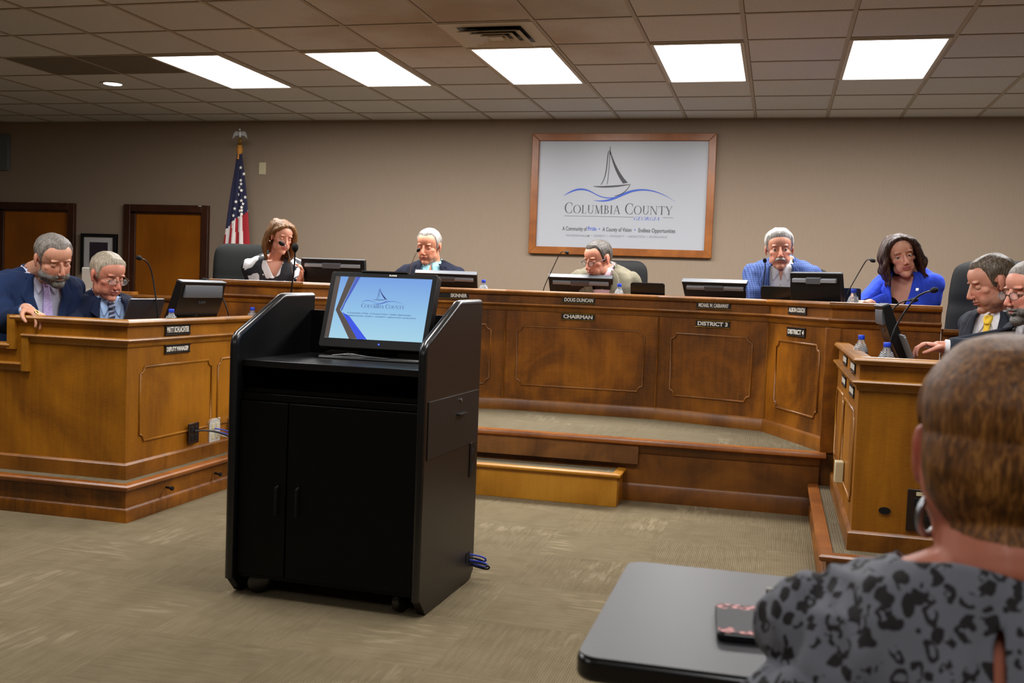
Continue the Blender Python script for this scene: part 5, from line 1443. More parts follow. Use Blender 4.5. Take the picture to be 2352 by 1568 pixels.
    if P.get('beardm'):
        x, y, z = L.T
        bm_, t_b, zt_ = P['beardm']
        mk = sstep(zt_, zt_-.025, z)*(y < .0)*(z > -.14)*sstep(.0, -.02, y)
        mk *= 1-np.exp(-((x/.021)**4+((z+.0625)/.0085)**4)); mk *= 1-np.exp(-(((np.abs(x)-.038)/.016)**2+((z+.036)/.014)**2))*(y < -.03)*.98
        mk *= 1-np.exp(-((x/.019)**4+((z+.036)/.011)**4))
        mk = mk*near; mk[mk < .08] = 0
        linkobj('beard', shell(me, L, N, mk, t_b*hs, TH, .5, 3), bm_, root)
    if P.get('mustache'):
        x, y, z = L.T; zz = -.049-.010*(np.abs(x)/.028)**2
        mk = np.exp(-((np.abs(x)/.027)**6+((z-zz)/.0065)**4))*(y < -.06)*near; mk[mk < .1] = 0
        linkobj('moustache', shell(me, L, N, mk, .006*hs, TH, .5, 3), P['mustache'], root)
    # --- glasses
    if P.get('glasses'):
        q = MB(); fm_ = P['glasses']; yy = -.1
        for s in (-1, 1):
            pts = [(s*.033+.0225*math.cos(a)*(1 if True else 1), yy+.006*abs(math.cos(a))*(1 if math.cos(a)*s > 0 else 0), -.001+.0145*math.copysign(abs(math.sin(a))**.8, math.sin(a))) for a in [2*PI*k/24 for k in range(25)]]
            q.tube([TH @ Vector(p_) for p_ in pts], .0016, 6, cap=False)
            q.tube([TH @ Vector(p_) for p_ in ((s*.056, yy+.004, .006), (s*.072, yy+.016, .006), (s*.081, -.03, .006), (s*.083, .012, .008), (s*.080, .028, -.006))], .0017, 6)
        q.tube([TH @ Vector(p_) for p_ in ((-.011, yy, .002), (0, yy-.003, .005), (.011, yy, .002))], .0015, 6)
        go = q.build('glasses', fm_, root, smooth=True)
        for s in (-1, 1):
            ql = MB(); ql.lathe([(0, 0), (.0215, 0)], seg=24, cap=False, M4=Matrix.Translation((s*.033, yy, -.001)) @ Matrix.Diagonal((1, 1, .66, 1)) @ Matrix.Rotation(PI/2, 4, 'X'))
            ql.v = [tuple(TH @ Vector(v)) for v in ql.v]; ql.build('lens', M['lens'], go, fixn=False)
    # --- clothes
    K = P['clothes']; kind = K['kind']
    tb_ = MB(); torso(tb_, TT, bw, bd, belly, .006, zhi=.05)
    shirt_r = MB(); torso(shirt_r, TT, bw, bd, belly, .006, zhi=.06)
    for s in (-1, 1): shirt_r.cap2(TT @ Vector((s*.14*bw, 0, -.035)), TT @ Vector((s*.05, .01, .022)), .052, .046)
    if kind in ('jacket',):
        if K.get('lowtop'):
            shirt_r = MB(); torso(shirt_r, TT, bw, bd, belly, .008, zhi=K['lowtop'])
            for s in (-1, 1): shirt_r.ell(TT @ Vector((s*.07, -.085, -.17)), (.07*bs, .06*bs, .07*bs), 18, 12)
        ms = fuse(shirt_r, .006, 6, 'shirt')
        Ls = pts_tf(TT.inverted(), np_verts(ms))
        if K.get('vneck'):   # open shirt collar: cut a small V
            pass
        bad = (Ls[:, 2] > -.01) & (np.hypot(Ls[:, 0], Ls[:, 1]-.012) > .076) & (Ls[:, 1] > -.05) if not K.get('lowtop') else np.zeros(len(Ls), bool)
        bm = bmesh.new(); bm.from_mesh(ms); bm.verts.ensure_lookup_table(); bmesh.ops.delete(bm, geom=[bm.verts[i] for i in np.where(bad)[0]], context='VERTS'); bm.to_mesh(ms); bm.free()
        shirt_o = linkobj('shirt', ms, K['shirt'], root)
        bvs = BVHTree.FromPolygons([tuple(v) for v in np_verts(ms)], [tuple(p_.vertices) for p_ in ms.polygons])
        j = MB(); torso(j, TT, bw*1.03, bd*1.04, belly*1.05, .020, zhi=.045)
        if K.get('lowtop') is not None:
            for s in (-1, 1): j.ell(TT @ Vector((s*.075, -.088, -.17)), (.08*bs, .07*bs, .08*bs), 18, 12)
        for s in (-1, 1): j.cap2(TT @ Vector((s*.172*bw, .002, -.032)), TT @ Vector((s*.07, .012, .028)), .060, .052); j.cap2(TT @ Vector((s*.172*bw, .002, -.032)), TT @ Vector((s*.15*bw, -.005, -.12)), .062, .07)
        for a_ in arms:
            S, Eb, W = a_['_']; Wc = W+(Eb-W).normalized()*.025
            j.cap2(S, Eb, .072, .060); j.tube([Eb, Eb.lerp(Wc, .5), Wc], [.059, .053, .045], 18)
            j.ell(Eb, (.060,)*3, 18, 12)
        mj = fuse(j, .0065, 7, 'jacket')
        Lj = pts_tf(TT.inverted(), np_verts(mj)); Nj = np_norms(mj); Vj = np_verts(mj)
        # cloth folds
        fo = np.array([noise.noise(Vector((q[0]*14, q[1]*14, q[2]*9)))*.006+noise.noise(Vector((q[0]*34, q[1]*30, q[2]*16)))*.0022 for q in Vj]); Vj = Vj+Nj*fo[:, None]
        mj.vertices.foreach_set('co', Vj.ravel())
        zb_ = K.get('vbot', -.30); wv = K.get('vw', .085)
        def vh(z): return np.where(z > .03, .06+(z-.03)*.3, wv*np.clip((z-zb_)/(.03-zb_), 0, 1)**.8)
        cut = ((Lj[:, 1] < .0) & (np.abs(Lj[:, 0]-K.get('vx', 0)) < vh(Lj[:, 2])) & (Lj[:, 2] > zb_)) | ((np.hypot(Lj[:, 0]/1.0, Lj[:, 1]-.012) < .068) & (Lj[:, 2] > .02))
        # only cut where torso (not sleeves)
        cut &= (np.abs(Lj[:, 1]) < .2)
        bvj = BVHTree.FromPolygons([tuple(v) for v in np_verts(mj)], [tuple(p_.vertices) for p_ in mj.polygons])
        bm = bmesh.new(); bm.from_mesh(mj); bm.verts.ensure_lookup_table(); bmesh.ops.delete(bm, geom=[bm.verts[i] for i in np.where(cut)[0]], context='VERTS'); smooth_border(bm); bm.to_mesh(mj); bm.free()
        jo = linkobj('jacket', mj, K['m'], root); so = jo.modifiers.new('thick', 'SOLIDIFY'); so.thickness = .004; so.offset = -1
        lapm = K.get('lapel', K['m'])
        for s in (-1, 1):
            vx = K.get('vx', 0)
            inner = [(vx+s*.052, .055), (vx+s*.068, .03), (vx+s*(wv*.72+.0), -.06), (vx+s*wv*.42, -.17), (vx+s*.008, zb_)]
            outer_ = [(vx+s*.075, .05), (vx+s*.105, .02), (vx+s*(wv*.72+.062), -.055), (vx+s*(wv*.42+.042), -.16), (vx+s*.018, zb_-.01)]
            v_, f_ = grid_on(bvj, TT, quadstrip(inner, outer_, 18, 4), .004, .004); q = MB(); q.add(v_, f_); q.build('lapel', lapm, root, smooth='all')
        # collar of the jacket round the neck
        q = MB(); vs = []; n1 = 24
        for i in range(n1+1):
            a = math.radians(-30+240*i/n1); ca, sa = math.cos(a), math.sin(a)
            for (r_, z) in ((.070, .035), (.066, .070), (.070, .076), (.084, .045), (.086, .028)): vs.append(TT @ Vector((r_*ca*1.05, r_*sa+.014, z+.010*max(0, sa))))
        fs = [(i*5+k, i*5+(k+1) % 5, (i+1)*5+(k+1) % 5, (i+1)*5+k) for i in range(n1) for k in range(5)]
        q.add(vs, fs); q.build('jacket_collar', lapm, root, smooth='all')
        # shirt collar
        if K.get('lowtop') is None:
         q = MB(); vs = []; nb2 = 28; op = K.get('collar_open', .12)
         for i in range(nb2+1):
             a = -PI/2+op+(2*PI-2*op)*i/nb2; ca, sa = math.cos(a), math.sin(a); fr = max(0, -sa)
             r0 = nr*1.09
             for (r_, z) in ((r0, .018), (r0*1.0, .074), (r0*1.03, .080), (r0*1.14, .060-.045*fr**3), (r0*1.11, .052-.045*fr**3)):
                 vs.append(TT @ Vector((r_*ca, r_*sa+.012-.012*fr, z-.022*fr)))
         fs = [(i*5+k, i*5+(k+1) % 5, (i+1)*5+(k+1) % 5, (i+1)*5+k) for i in range(nb2) for k in range(5)]
         q.add(vs, fs); q.build('shirt_collar', K.get('collar', K['shirt']), root, smooth='all')
         for s in (-1, 1):
             v_, f_ = grid_on(bvs, TT, quadstrip([(s*.004, .040), (s*.012, .0), (s*.040, -.045)], [(s*.058, .055), (s*.062, .012), (s*.046, -.050)], 8, 4), .006, .003); q = MB(); q.add(v_, f_); q.build('collar_point', K.get('collar', K['shirt']), root, smooth='all')
        if K.get('tie'):
            v_, f_ = grid_on(bvs, TT, quadstrip([(-.018, .030), (-.022, .018), (-.014, -.012), (-.026, -.14), (-.040, -.36), (0, -.40)], [(.018, .030), (.022, .018), (.014, -.012), (.026, -.14), (.040, -.36), (0, -.40)], 24, 5), .009, .006)
            q = MB(); q.add(v_, f_); q.build('tie', K['tie'], root, smooth='all')
            v_, f_ = grid_on(bvs, TT, quadstrip([(-.019, .034), (-.022, .016), (-.013, -.008)], [(.019, .034), (.022, .016), (.013, -.008)], 6, 4), .014, .008)
            q = MB(); q.add(v_, f_); q.build('tie_knot', K['tie'], root, smooth='all')
        elif K.get('open'):   # bare throat in the open collar
            v_, f_ = grid_on(bvs, TT, quadstrip([(-.020, .045), (-.014, .01), (-.001, -.045)], [(.020, .045), (.014, .01), (.001, -.045)], 8, 4), .003, .002)
            q = MB(); q.add(v_, f_); me2 = q.mesh('throat', []); ca2 = me2.color_attributes.new('Col', 'FLOAT_COLOR', 'POINT'); ca2.data.foreach_set('color', np.tile(np.r_[skin*.95, 1], (len(v_), 1)).ravel()); linkobj('throat', me2, M['skin'], body)
            q = MB()
            for zz in (-.07, -.15, -.23):
                v_, f_ = grid_on(bvs, TT, quadstrip([(-.004, zz), (-.004, zz-.008)], [(.004, zz), (.004, zz-.008)], 1, 1), .002, .002); q = MB(); q.add(v_, f_); q.build('button', M['white_plastic'], root)
        if K.get('pin'):
            x, z, m_, r_ = K['pin']; v_, f_ = grid_on(bvj, TT, [[(x+a*r_, z+b_*r_) for a in (-1, -.4, .4, 1)] for b_ in (-1, -.4, .4, 1)], .010, .004)
            q = MB(); q.add(v_, f_); q.build('lapel_pin', m_, root)
        for a_ in arms:
            S, Eb, W = a_['_']; dd = (W-Eb).normalized(); q = MB()
            q.tube([W-dd*.05, W-dd*.008, W-dd*.006], [.036, .036, .031], 18); q.build('shirt_cuff', K['shirt'], root, smooth=True)
    else:    # blouse
        j = MB(); torso(j, TT, bw*1.01, bd*1.02, belly, .012, zhi=.045)
        for s in (-1, 1): j.cap2(TT @ Vector((s*.165*bw, .002, -.028)), TT @ Vector((s*.07, .012, .030)), .052, .046)
        if P.get('bust'):
            for s in (-1, 1): j.ell(TT @ Vector((s*.075, -.085, -.17)), (.075*bs, .065*bs, .075*bs), 18, 12)
        for a_ in arms:
            S, Eb, W = a_['_']; cov = K.get('sleeve', .5)
            if cov <= .5:
                Ec = S.lerp(Eb, cov*2); j.tube([S, S.lerp(Ec, .5), Ec], [.064, .075, K.get('flare', .085)], 18); j.ell(S, (.062,)*3, 16, 10)
            else:
                j.cap2(S, Eb, .062, .056); Wc = Eb.lerp(W, (cov-.5)*2); j.tube([Eb, Eb.lerp(Wc, .5), Wc], [.056, .055, .048], 18)
        mj = fuse(j, K.get('vox', .006), 8, 'blouse'); Vj = np_verts(mj); Nj = np_norms(mj)
        kf_ = K.get('folds', 1)
        fo = np.array([noise.noise(Vector((q[0]*16, q[1]*16, q[2]*8)))*.006+noise.noise(Vector((q[0]*36, q[1]*30, q[2]*18)))*.002 for q in Vj])*kf_
        for a_ in arms:
            S = np.array(a_['_'][0]); dS = np.linalg.norm(Vj-S, axis=1); wS = np.exp(-((dS-.07)/.06)**2)
            fo += (kf_-1)*.006*wS*np.array([noise.noise(Vector((q[0]*70, q[1]*30, q[2]*24))) for q in Vj])
        Vj = Vj+Nj*fo[:, None]
        mj.vertices.foreach_set('co', Vj.ravel())
        Lj = pts_tf(TT.inverted(), Vj)
        sc_ = K.get('scoop', (.07, .0, .10))
        if K.get('back'):   # round neckline, small keyhole at the back
            cut = (np.hypot(Lj[:, 0]/sc_[0], (Lj[:, 1]-.012)/sc_[1]) < 1) & (Lj[:, 2] > sc_[2])
            kx, kz0, kz1, kw = K['key']
            zc = (Lj[:, 2]-kz0)/(kz1-kz0); cut |= (Lj[:, 1] > 0) & (zc > 0) & (zc < 1) & (np.abs(Lj[:, 0]-kx) < kw*np.sqrt(np.clip(1-zc, 0, 1))*np.clip(zc*4, 0, 1)**.5)
        else:
            zz = Lj[:, 2]; cut = ((Lj[:, 1] < 0) & (np.abs(Lj[:, 0]) < sc_[0]*np.clip((zz-sc_[2])/(.04-sc_[2]), 0, 1)) & (zz > sc_[2])) | ((np.hypot(Lj[:, 0], Lj[:, 1]-.012) < .070) & (zz > .01))
        bm = bmesh.new(); bm.from_mesh(mj); bm.verts.ensure_lookup_table(); bmesh.ops.delete(bm, geom=[bm.verts[i] for i in np.where(cut)[0]], context='VERTS'); smooth_border(bm); bm.to_mesh(mj); bm.free()
        jo = linkobj('blouse', mj, K['m'], root); so = jo.modifiers.new('thick', 'SOLIDIFY'); so.thickness = .003; so.offset = -1
    # trousers and shoes
    q = MB()
    for h0, kn, an in knees: q.cap2(h0, kn, .088, .068); q.cap2(kn, an, .066, .052)
    q.ell(hip+Vector((0, 0, .0)), (.17*bw, .13, .10), 20, 12, Matrix.Rotation(tyaw, 4, 'Z'))
    mt = fuse(q, .012, 4, 'trousers'); linkobj('trousers', mt, K.get('trousers', M['trouser']), root)
    for h0, kn, an in knees:
        q = MB(); R = Matrix.Rotation(tyaw, 4, 'Z'); c = Vector((an.x, an.y, .045))+fwd*.07
        q.ell(c, (.045, .135, .042), 18, 10, R); q.ell(Vector((an.x, an.y, .07)), (.042, .055, .06), 16, 10, R)
        q.v = [(a, b_, max(.002, c_)) for a, b_, c_ in q.v]
        q.build('shoe', M['black_plastic'], root, smooth='all')
    return root, TH, TT, me
M['trouser'] = clothmat('trousers', (34, 36, 44))
# ---------------------------------------------------------------- materials for clothes
navy = clothmat('navy_suit', (28, 44, 78)); navy_dark = clothmat('navy_suit_dark', (24, 32, 56)); navy_blazer = clothmat('navy_blazer', (27, 30, 46))
taupe = clothmat('taupe_jacket', (122, 116, 98)); royal = clothmat('royal_blue_blazer', (54, 84, 226), .08); charc = clothmat('charcoal_suit', (44, 48, 58))
sh_pale = clothmat('pale_lavender_shirt', (200, 204, 226), .05); sh_blue = clothmat('light_blue_shirt', (172, 200, 240), .05); sh_white = clothmat('white_shirt', (228, 228, 232), .04)
sh_teal = clothmat('pale_teal_shirt', (158, 210, 220), .08); sh_pink = clothmat('pink_shirt', (232, 196, 206), .05); top_black = clothmat('black_top', (16, 16, 18))
tie_lav = mat('lavender_tie', (188, 168, 224), .5); tt = NT(tie_lav); wv_ = tt.noise(tt.coord((40, 40, 120)), 2, 2); tt.base(tt.ramp(wv_, [(.4, (172, 150, 212)), (.6, (206, 190, 236))]))
tie_navy = mat('striped_tie', (60, 60, 90), .5); tt = NT(tie_navy); x, y, z = tt.sep(tt.coord((1, 1, 1), rot=(.0, .6, .6))); tt.base(tt.mix(tt.math('GREATER_THAN', tt.math('SINE', tt.math('MULTIPLY', z, 260)), .2), lin((34, 38, 66)), lin((150, 160, 190))))
tie_yel = clothmat('yellow_tie', (232, 196, 64), .08)
# blue plaid
plaid = mat('blue_check', (80, 110, 170), .85); tt = NT(plaid); x, y, z = tt.sep(tt.coord())
u = tt.math('ADD', x, tt.math('MULTIPLY', y, .4))
l1 = tt.math('GREATER_THAN', tt.math('SINE', tt.math('MULTIPLY', u, 2*PI/.015)), .62); l2 = tt.math('GREATER_THAN', tt.math('SINE', tt.math('MULTIPLY', z, 2*PI/.013)), .62)
tt.base(tt.mix(tt.math('MULTIPLY', tt.math('MAXIMUM', l1, l2), .8), lin((72, 100, 164)), lin((28, 42, 92)))); tt.bump(tt.noise(tt.coord(), 14, 2), .4, .01)
# black and white bold print
bwp = mat('bw_print', (20, 20, 26), .7); tt = NT(bwp); v = tt.coord((7.5, 7.5, 4.2), rot=(0, .5, 0))
vo = tt.n('ShaderNodeTexVoronoi', feature='DISTANCE_TO_EDGE'); tt.l(v, vo.inputs['Vector']); vo.inputs['Scale'].default_value = 1.15
nz_ = tt.noise(v, 1.6, 1, .5, 1.2)
tt.base(tt.mix(tt.math('GREATER_THAN', tt.math('ADD', vo.outputs['Distance'], tt.math('MULTIPLY', nz_, .55)), .41), lin((24, 24, 32)), lin((226, 226, 228))))
hair_grey = hairmat('grey_hair', (76, 70, 66), (122, 114, 106), (160, 152, 144)); hair_silver = hairmat('silver_hair', (120, 118, 114), (168, 164, 158), (206, 202, 196))
hair_white = hairmat('white_hair', (120, 118, 114), (172, 169, 164), (208, 206, 202)); hair_blond = hairmat('sandy_grey_hair', (128, 116, 98), (170, 158, 138), (204, 194, 176))
hair_dkgrey = hairmat('dark_grey_hair', (50, 44, 40), (84, 78, 72), (122, 116, 110)); hair_brown = hairmat('brown_hair', (52, 42, 32), (92, 78, 62), (140, 128, 114))
hair_lbrown = hairmat('light_brown_hair', (72, 46, 22), (116, 78, 40), (164, 118, 66)); hair_dark = hairmat('dark_brown_hair', (30, 18, 14), (60, 38, 30), (100, 66, 52))
beard_grey = hairmat('grey_beard', (70, 66, 62), (112, 108, 102), (160, 156, 150), (120, 120, 120)); must_grey = hairmat('grey_moustache', (130, 124, 116), (176, 172, 164), (214, 210, 204), (120, 120, 60))

def pv(p): return Vector(p)
# 1 bearded man leaning on the left desk
H1 = at(123, 596, 4.82)
per1 = person('bearded man in a navy suit and lavender tie leaning on the left desk end', H1, math.radians(38.7+24), .42, -.10, at(84, 640, 4.94)+Vector((0, 0, -.015)), math.radians(62), .12, .178,
    dict(hs=1.13, skin=(202, 146, 118), hair=dict(m=hair_grey, hz=.086, t=(.0025, .010), temple=.02, fade=.03, rnd=.4), beard=((126, 120, 112), .75), beardm=(beard_grey, .005, -.04), lid=.55, neck=.066, jaw=1.1, fw=1.04, bw=1.16, bd=1.15, belly=.06, bs=1.06, hands=1.08,
         clothes=dict(kind='jacket', m=navy, shirt=sh_pale, tie=tie_lav, vw=.10, vbot=-.36)),
    [dict(s=-1, e=at(14, 742, 4.60), w=at(64, 711, 4.47), hand=dict(d=(.83, -.2, -.22), n=(0, -.1, -1), curl=.75, side=-1, thumb=.9)), dict(s=1, e=(-3.98, 5.12, .80), w=(-3.88, 4.92, .74))], voxel=.0034)
q = MB(); 
# 2 man with glasses, navy suit
H2 = at(247, 634, 5.18)
per2 = person('man with sandy grey hair and glasses in a dark navy suit at the left desk', H2, math.radians(36+34), .30, 0, at(240, 690, 5.26)+Vector((0, 0, -.02)), math.radians(36+20), .16, .178,
    dict(hs=1.12, skin=(204, 136, 110), flush=(196, 100, 80), hair=dict(m=hair_blond, hz=.088, t=(.003, .011), fade=.035, rnd=.3, front=.006), lid=.35, neck=.06, fw=1.02, bw=1.08, bd=1.05, bs=1.02, glasses=M['glass_frame_gold'],
         clothes=dict(kind='jacket', m=navy_dark, shirt=sh_blue, tie=tie_navy, vw=.10, vbot=-.34)),
    [dict(s=-1, e=(-3.80, 4.93, .86), w=(-3.55, 4.90, .885)), dict(s=1, e=(-3.72, 5.55, .86), w=(-3.5, 5.35, .885))])
# 3 woman with long light brown hair
H3 = at(647, 544, 6.72)
per3 = person('smiling woman with long light brown hair in a bold black and white blouse', H3, math.radians(27+26), .30, .08, at(633, 600, 6.82)+Vector((0, 0, -.015)), math.radians(27-2), .16, DZ,
    dict(hs=.97, skin=(226, 164, 138), flush=(222, 130, 112), lip=(196, 96, 96), lipk=.9, fw=.94, jaw=.88, nose=.9, lid=.6, neck=.044, bw=1.0, bd=.95, bs=1.08, bust=1, hands=.9, lash=.9, brow=(96, 66, 46),
         hair=dict(m=hair_lbrown, hz=.086, t=(.006, .012), fade=.02, rnd=.15), clothes=dict(kind='blouse', m=bwp, scoop=(.06, 0, -.08), sleeve=.44, flare=.09)),
    [dict(s=-1, e=at(598, 668, 6.78), w=at(628, 672, 6.58)), dict(s=1, e=at(700, 664, 6.70), w=at(690, 642, 6.50), hand=dict(d=(.25, -.2, .9), n=(-.6, -.6, 0), curl=.8, side=1))])
# 4 man in navy blazer
H4 = at(985, 566, 7.36)
per4 = person('grey-haired man in a navy blazer and pale teal polo looking down left', H4, math.radians(19.3-24), .22, .03, at(992, 607, 7.42)+Vector((0, 0, -.045)), math.radians(14), .08, DZ,
    dict(hs=1.10, skin=(214, 146, 116), flush=(204, 112, 84), hair=dict(m=hair_silver, hz=.090, t=(.004, .010), temple=.025, fade=.02, rnd=.4), lid=.5, neck=.064, fw=1.02, jaw=1.08, bw=1.05, bd=1.05, bs=1.08, brow=(120, 90, 76),
         clothes=dict(kind='jacket', m=navy_blazer, shirt=sh_teal, vw=.105, vbot=-.34, open=1, pin=(.115, -.045, M['brass'], .010))),
    [dict(s=-1, e=(-3.0, 7.50, 1.12), w=(-2.80, 7.30, 1.12)), dict(s=1, e=(-2.25, 7.50, 1.12), w=(-2.42, 7.28, 1.12))])
# 5 man in taupe jacket
H5 = at(1374, 596, 7.20)
per5 = person('man with dark grey hair and glasses in a taupe jacket turned to his left', H5, math.radians(9.9-47), .30, .0, at(1390, 626, 7.28)+Vector((0, 0, -.02)), math.radians(0), .20, DZ,
    dict(hs=1.10, skin=(214, 148, 122), flush=(206, 116, 96), hair=dict(m=hair_dkgrey, hz=.088, temple=.02, t=(.003, .010), fade=.03, rnd=.3, front=.006), lid=.45, neck=.056, bw=1.02, bs=1.06, glasses=M['glass_frame'],
         clothes=dict(kind='jacket', m=taupe, shirt=sh_pink, vw=.085, vbot=-.30, open=1)),
    [dict(s=-1, e=(-1.62, 7.42, 1.12), w=(-1.46, 7.22, 1.12)), dict(s=1, e=(-.95, 7.42, 1.12), w=(-1.12, 7.22, 1.12))])
# 6 man in blue checked jacket
H6 = at(1790, 573, 6.96)
per6 = person('white-haired man with a moustache in a blue checked jacket leaning forward', H6, math.radians(4), .10, -.06, at(1797, 614, 7.02)+Vector((0, 0, -.015)), math.radians(-4), .20, DZ,
    dict(hs=1.08, skin=(210, 146, 120), flush=(200, 110, 90), hair=dict(m=hair_white, hz=.080, t=(.006, .019), fade=.03, rnd=.25, front=.004), mustache=must_grey, lid=-.28, neck=.058, bw=1.06, bs=1.06, brow=(120, 110, 100), gaze=(.0, -.1),
         clothes=dict(kind='jacket', m=plaid, shirt=sh_white, vw=.09, vbot=-.36, open=1)),
    [dict(s=-1, e=at(1735, 672, 6.92), w=(-.16, 6.90, 1.115), hand=dict(d=(.75, -.5, -.15), n=(0, -.1, -1), curl=1.1, side=-1)), dict(s=1, e=(.30, 6.98, 1.12), w=(.14, 6.94, 1.115))])
# 7 woman in royal blue
H7 = at(2069, 588, 6.50)
per7 = person('woman with wavy dark brown hair in a royal blue blazer tilting her head', H7, math.radians(-6+12), .10, -.26, at(2088, 634, 6.60)+Vector((0, 0, -.02)), math.radians(-6-22), .10, DZ,
    dict(hs=1.06, skin=(232, 172, 146), flush=(224, 144, 124), lip=(180, 92, 92), lipk=.9, fw=.95, jaw=.9, nose=.9, lid=-.25, neck=.044, bw=.86, bd=.92, bs=.98, hands=.9, lash=.9, brow=(60, 40, 34), gaze=(-.3, -.05),
         hair=dict(m=hair_dark, hz=.096, t=(.006, .012), fade=.02, rnd=.15), clothes=dict(kind='jacket', m=royal, shirt=top_black, vw=.085, vbot=-.30, lowtop=-.13, pin=(.10, -.05, M['silver'], .008), chest=1)),
    [dict(s=-1, e=(.46, 6.50, 1.12), w=at(1998, 697, 6.32), hand=dict(d=(-.7, -.5, .1), n=(0, 0, -1), curl=.9, side=-1)), dict(s=1, e=(.84, 6.66, 1.12), w=(.74, 6.44, 1.12))])
# 8 man with yellow tie
H8 = at(2277, 651, 5.42)
per8 = person('greying man in a dark suit and yellow tie looking down to the left', H8, math.radians(-10.4-68), .34, 0, at(2304, 735, 5.50)+Vector((0, 0, .0)), math.radians(-10.4-38), .12, .178,
    dict(hs=1.12, skin=(206, 146, 120), flush=(204, 120, 100), hair=dict(m=hair_brown, hz=.086, temple=.02, t=(.003, .012), fade=.03, rnd=.35, front=.008), beard=((140, 104, 84), .45), lid=.5, neck=.058, bw=1.02, bs=1.02,
         clothes=dict(kind='jacket', m=charc, shirt=sh_white, tie=tie_yel, vw=.10, vbot=-.34)),
    [dict(s=-1, e=(1.02, 5.30, .86), w=(.86, 5.28, .885)), dict(s=1, e=(1.10, 5.80, .86), w=(.92, 5.62, .885))])
# 9 man cut off at the right edge
H9 = at(2367, 672, 4.86)
W9 = at(2165, 797, 4.80)
per9 = person('man with glasses and grey goatee cut off at the right edge, hand on the laptop', H9, math.radians(-12-52), .16, 0, at(2402, 760, 4.93)+Vector((0, 0, .0)), math.radians(-12-50), .15, .178,
    dict(hs=1.13, skin=(208, 142, 118), flush=(204, 112, 96), hair=dict(m=hair_grey, hz=.085, t=(.003, .010), fade=.03, rnd=.3), beard=((120, 100, 84), .5), beardm=(beard_grey, .004, -.045), lid=.3, neck=.058, bw=1.04, bs=1.02, glasses=M['glass_frame'],
         clothes=dict(kind='jacket', m=charc, shirt=sh_white, vw=.10, vbot=-.34)),
    [dict(s=1, e=(1.22, 5.32, .87), w=(1.0, 5.1, .89)), dict(s=-1, e=at(2300, 812, 4.80), w=W9, hand=dict(d=(-.92, -.05, .10), n=(-.1, -.1, -1), curl=.95, side=1, thumb=1.0))], voxel=.0034)
# ring of the bearded man
rp = at(84, 717, 4.42)-Vector((per1[0].location))
MB().lathe([(.0105, -.003), (.0125, -.003), (.0125, .003), (.0105, .003), (.0105, -.003)], c=(0, 0, 0), M4=Matrix.Translation(rp) @ Matrix.Rotation(.9, 4, 'Y'), cap=False, seg=20).build('ring', M['brass'], per1[0], smooth=True)
# ear stud of the woman in the patterned blouse
rt_, TH_, TT_, _ = per3
for s in (-1, 1):
    q = MB(); q.ell(TH_ @ Vector((s*.085, -.002, -.042)), (.006,)*3, 12, 8); q.build('earring', M['letter_white'], rt_, smooth='all')

# ---------------------------------------------------------------- long hair made of overlapping locks
def locks(root, TH, TT, m_, spec, name='hair_locks', seed=1, vox=.0045):
    rnd = random.Random(seed); q = MB()
    for s_ in spec:
        P4 = [TH @ Vector(p_) for p_ in s_['p']]
        for _ in range(2):
            n = [P4[0]]
            for a, b in zip(P4[:-1], P4[1:]): n += [a.lerp(b, .25), a.lerp(b, .75)]
            n.append(P4[-1]); P4 = n
        k = len(P4); rs = []
        for i in range(k):
            f = i/(k-1); rs.append(s_['r']*(.55+.6*math.sin(PI*min(1, f*1.15))**.7)*(1 if f < .85 else 1-(f-.85)/.15*.75)*(TH.to_scale().x))
        q.tube(P4, rs, 12)
    me = fuse(q, vox, 4, name); V = np_verts(me); N = np_norms(me)
    fo = np.array([noise.noise(Vector((v[0]*70, v[1]*70, v[2]*9)))*.0045 for v in V]); me.vertices.foreach_set('co', (V+N*fo[:, None]).ravel())
    return linkobj(name, me, m_, root)
# straight hair: from the parting over the side of the head and down to the chest
sp = []
R_ = random.Random(4)
for s in (-1, 1):
    for i in range(13):
        f = i/12; yy = -.062+.160*f                     # from the temple backwards
        x_top = s*.02; xs = s*(.080-.030*max(0, f-.7)/.3)
        out = .010+.012*R_.random()
        sp.append(dict(r=.016, p=[(x_top, yy*.7, .112), (s*.055, yy*.95, .092), (xs+s*.004, yy*1.03+.006, .03), (xs+s*out, yy*1.0+.012, -.05), (xs+s*(out+.006), yy*.9+.01-.012, -.12), (s*(.070-.02*f)+s*.01*R_.random(), yy*.7-.01, -.185-.02*R_.random())]))
for s in (-1, 1):
    for k in range(3): sp.append(dict(r=.012, p=[(s*.005, -.060+.012*k, .103+.004*k), (s*.034, -.066+.012*k, .094+.004*k), (s*.060, -.056+.010*k, .070), (s*.079, -.038+.02*k+(.03 if s < 0 else 0), .030), (s*.084, -.01+.02*k+(.03 if s < 0 else 0), -.01)]))
for i in range(5):
    x = -.05+.025*i; sp.append(dict(r=.02, p=[(x*.5, .06, .11), (x, .105, .06), (x, .112, 0), (x, .10, -.07), (x, .085, -.15)]))
locks(rt_, TH_, TT_, hair_lbrown, [k for k in sp if len(k['p']) == 5 or not (k['p'][2][1] < (.022 if k['p'][2][0] < 0 else -.045))])
rt7, TH7, TT7, _ = per7
sp = []
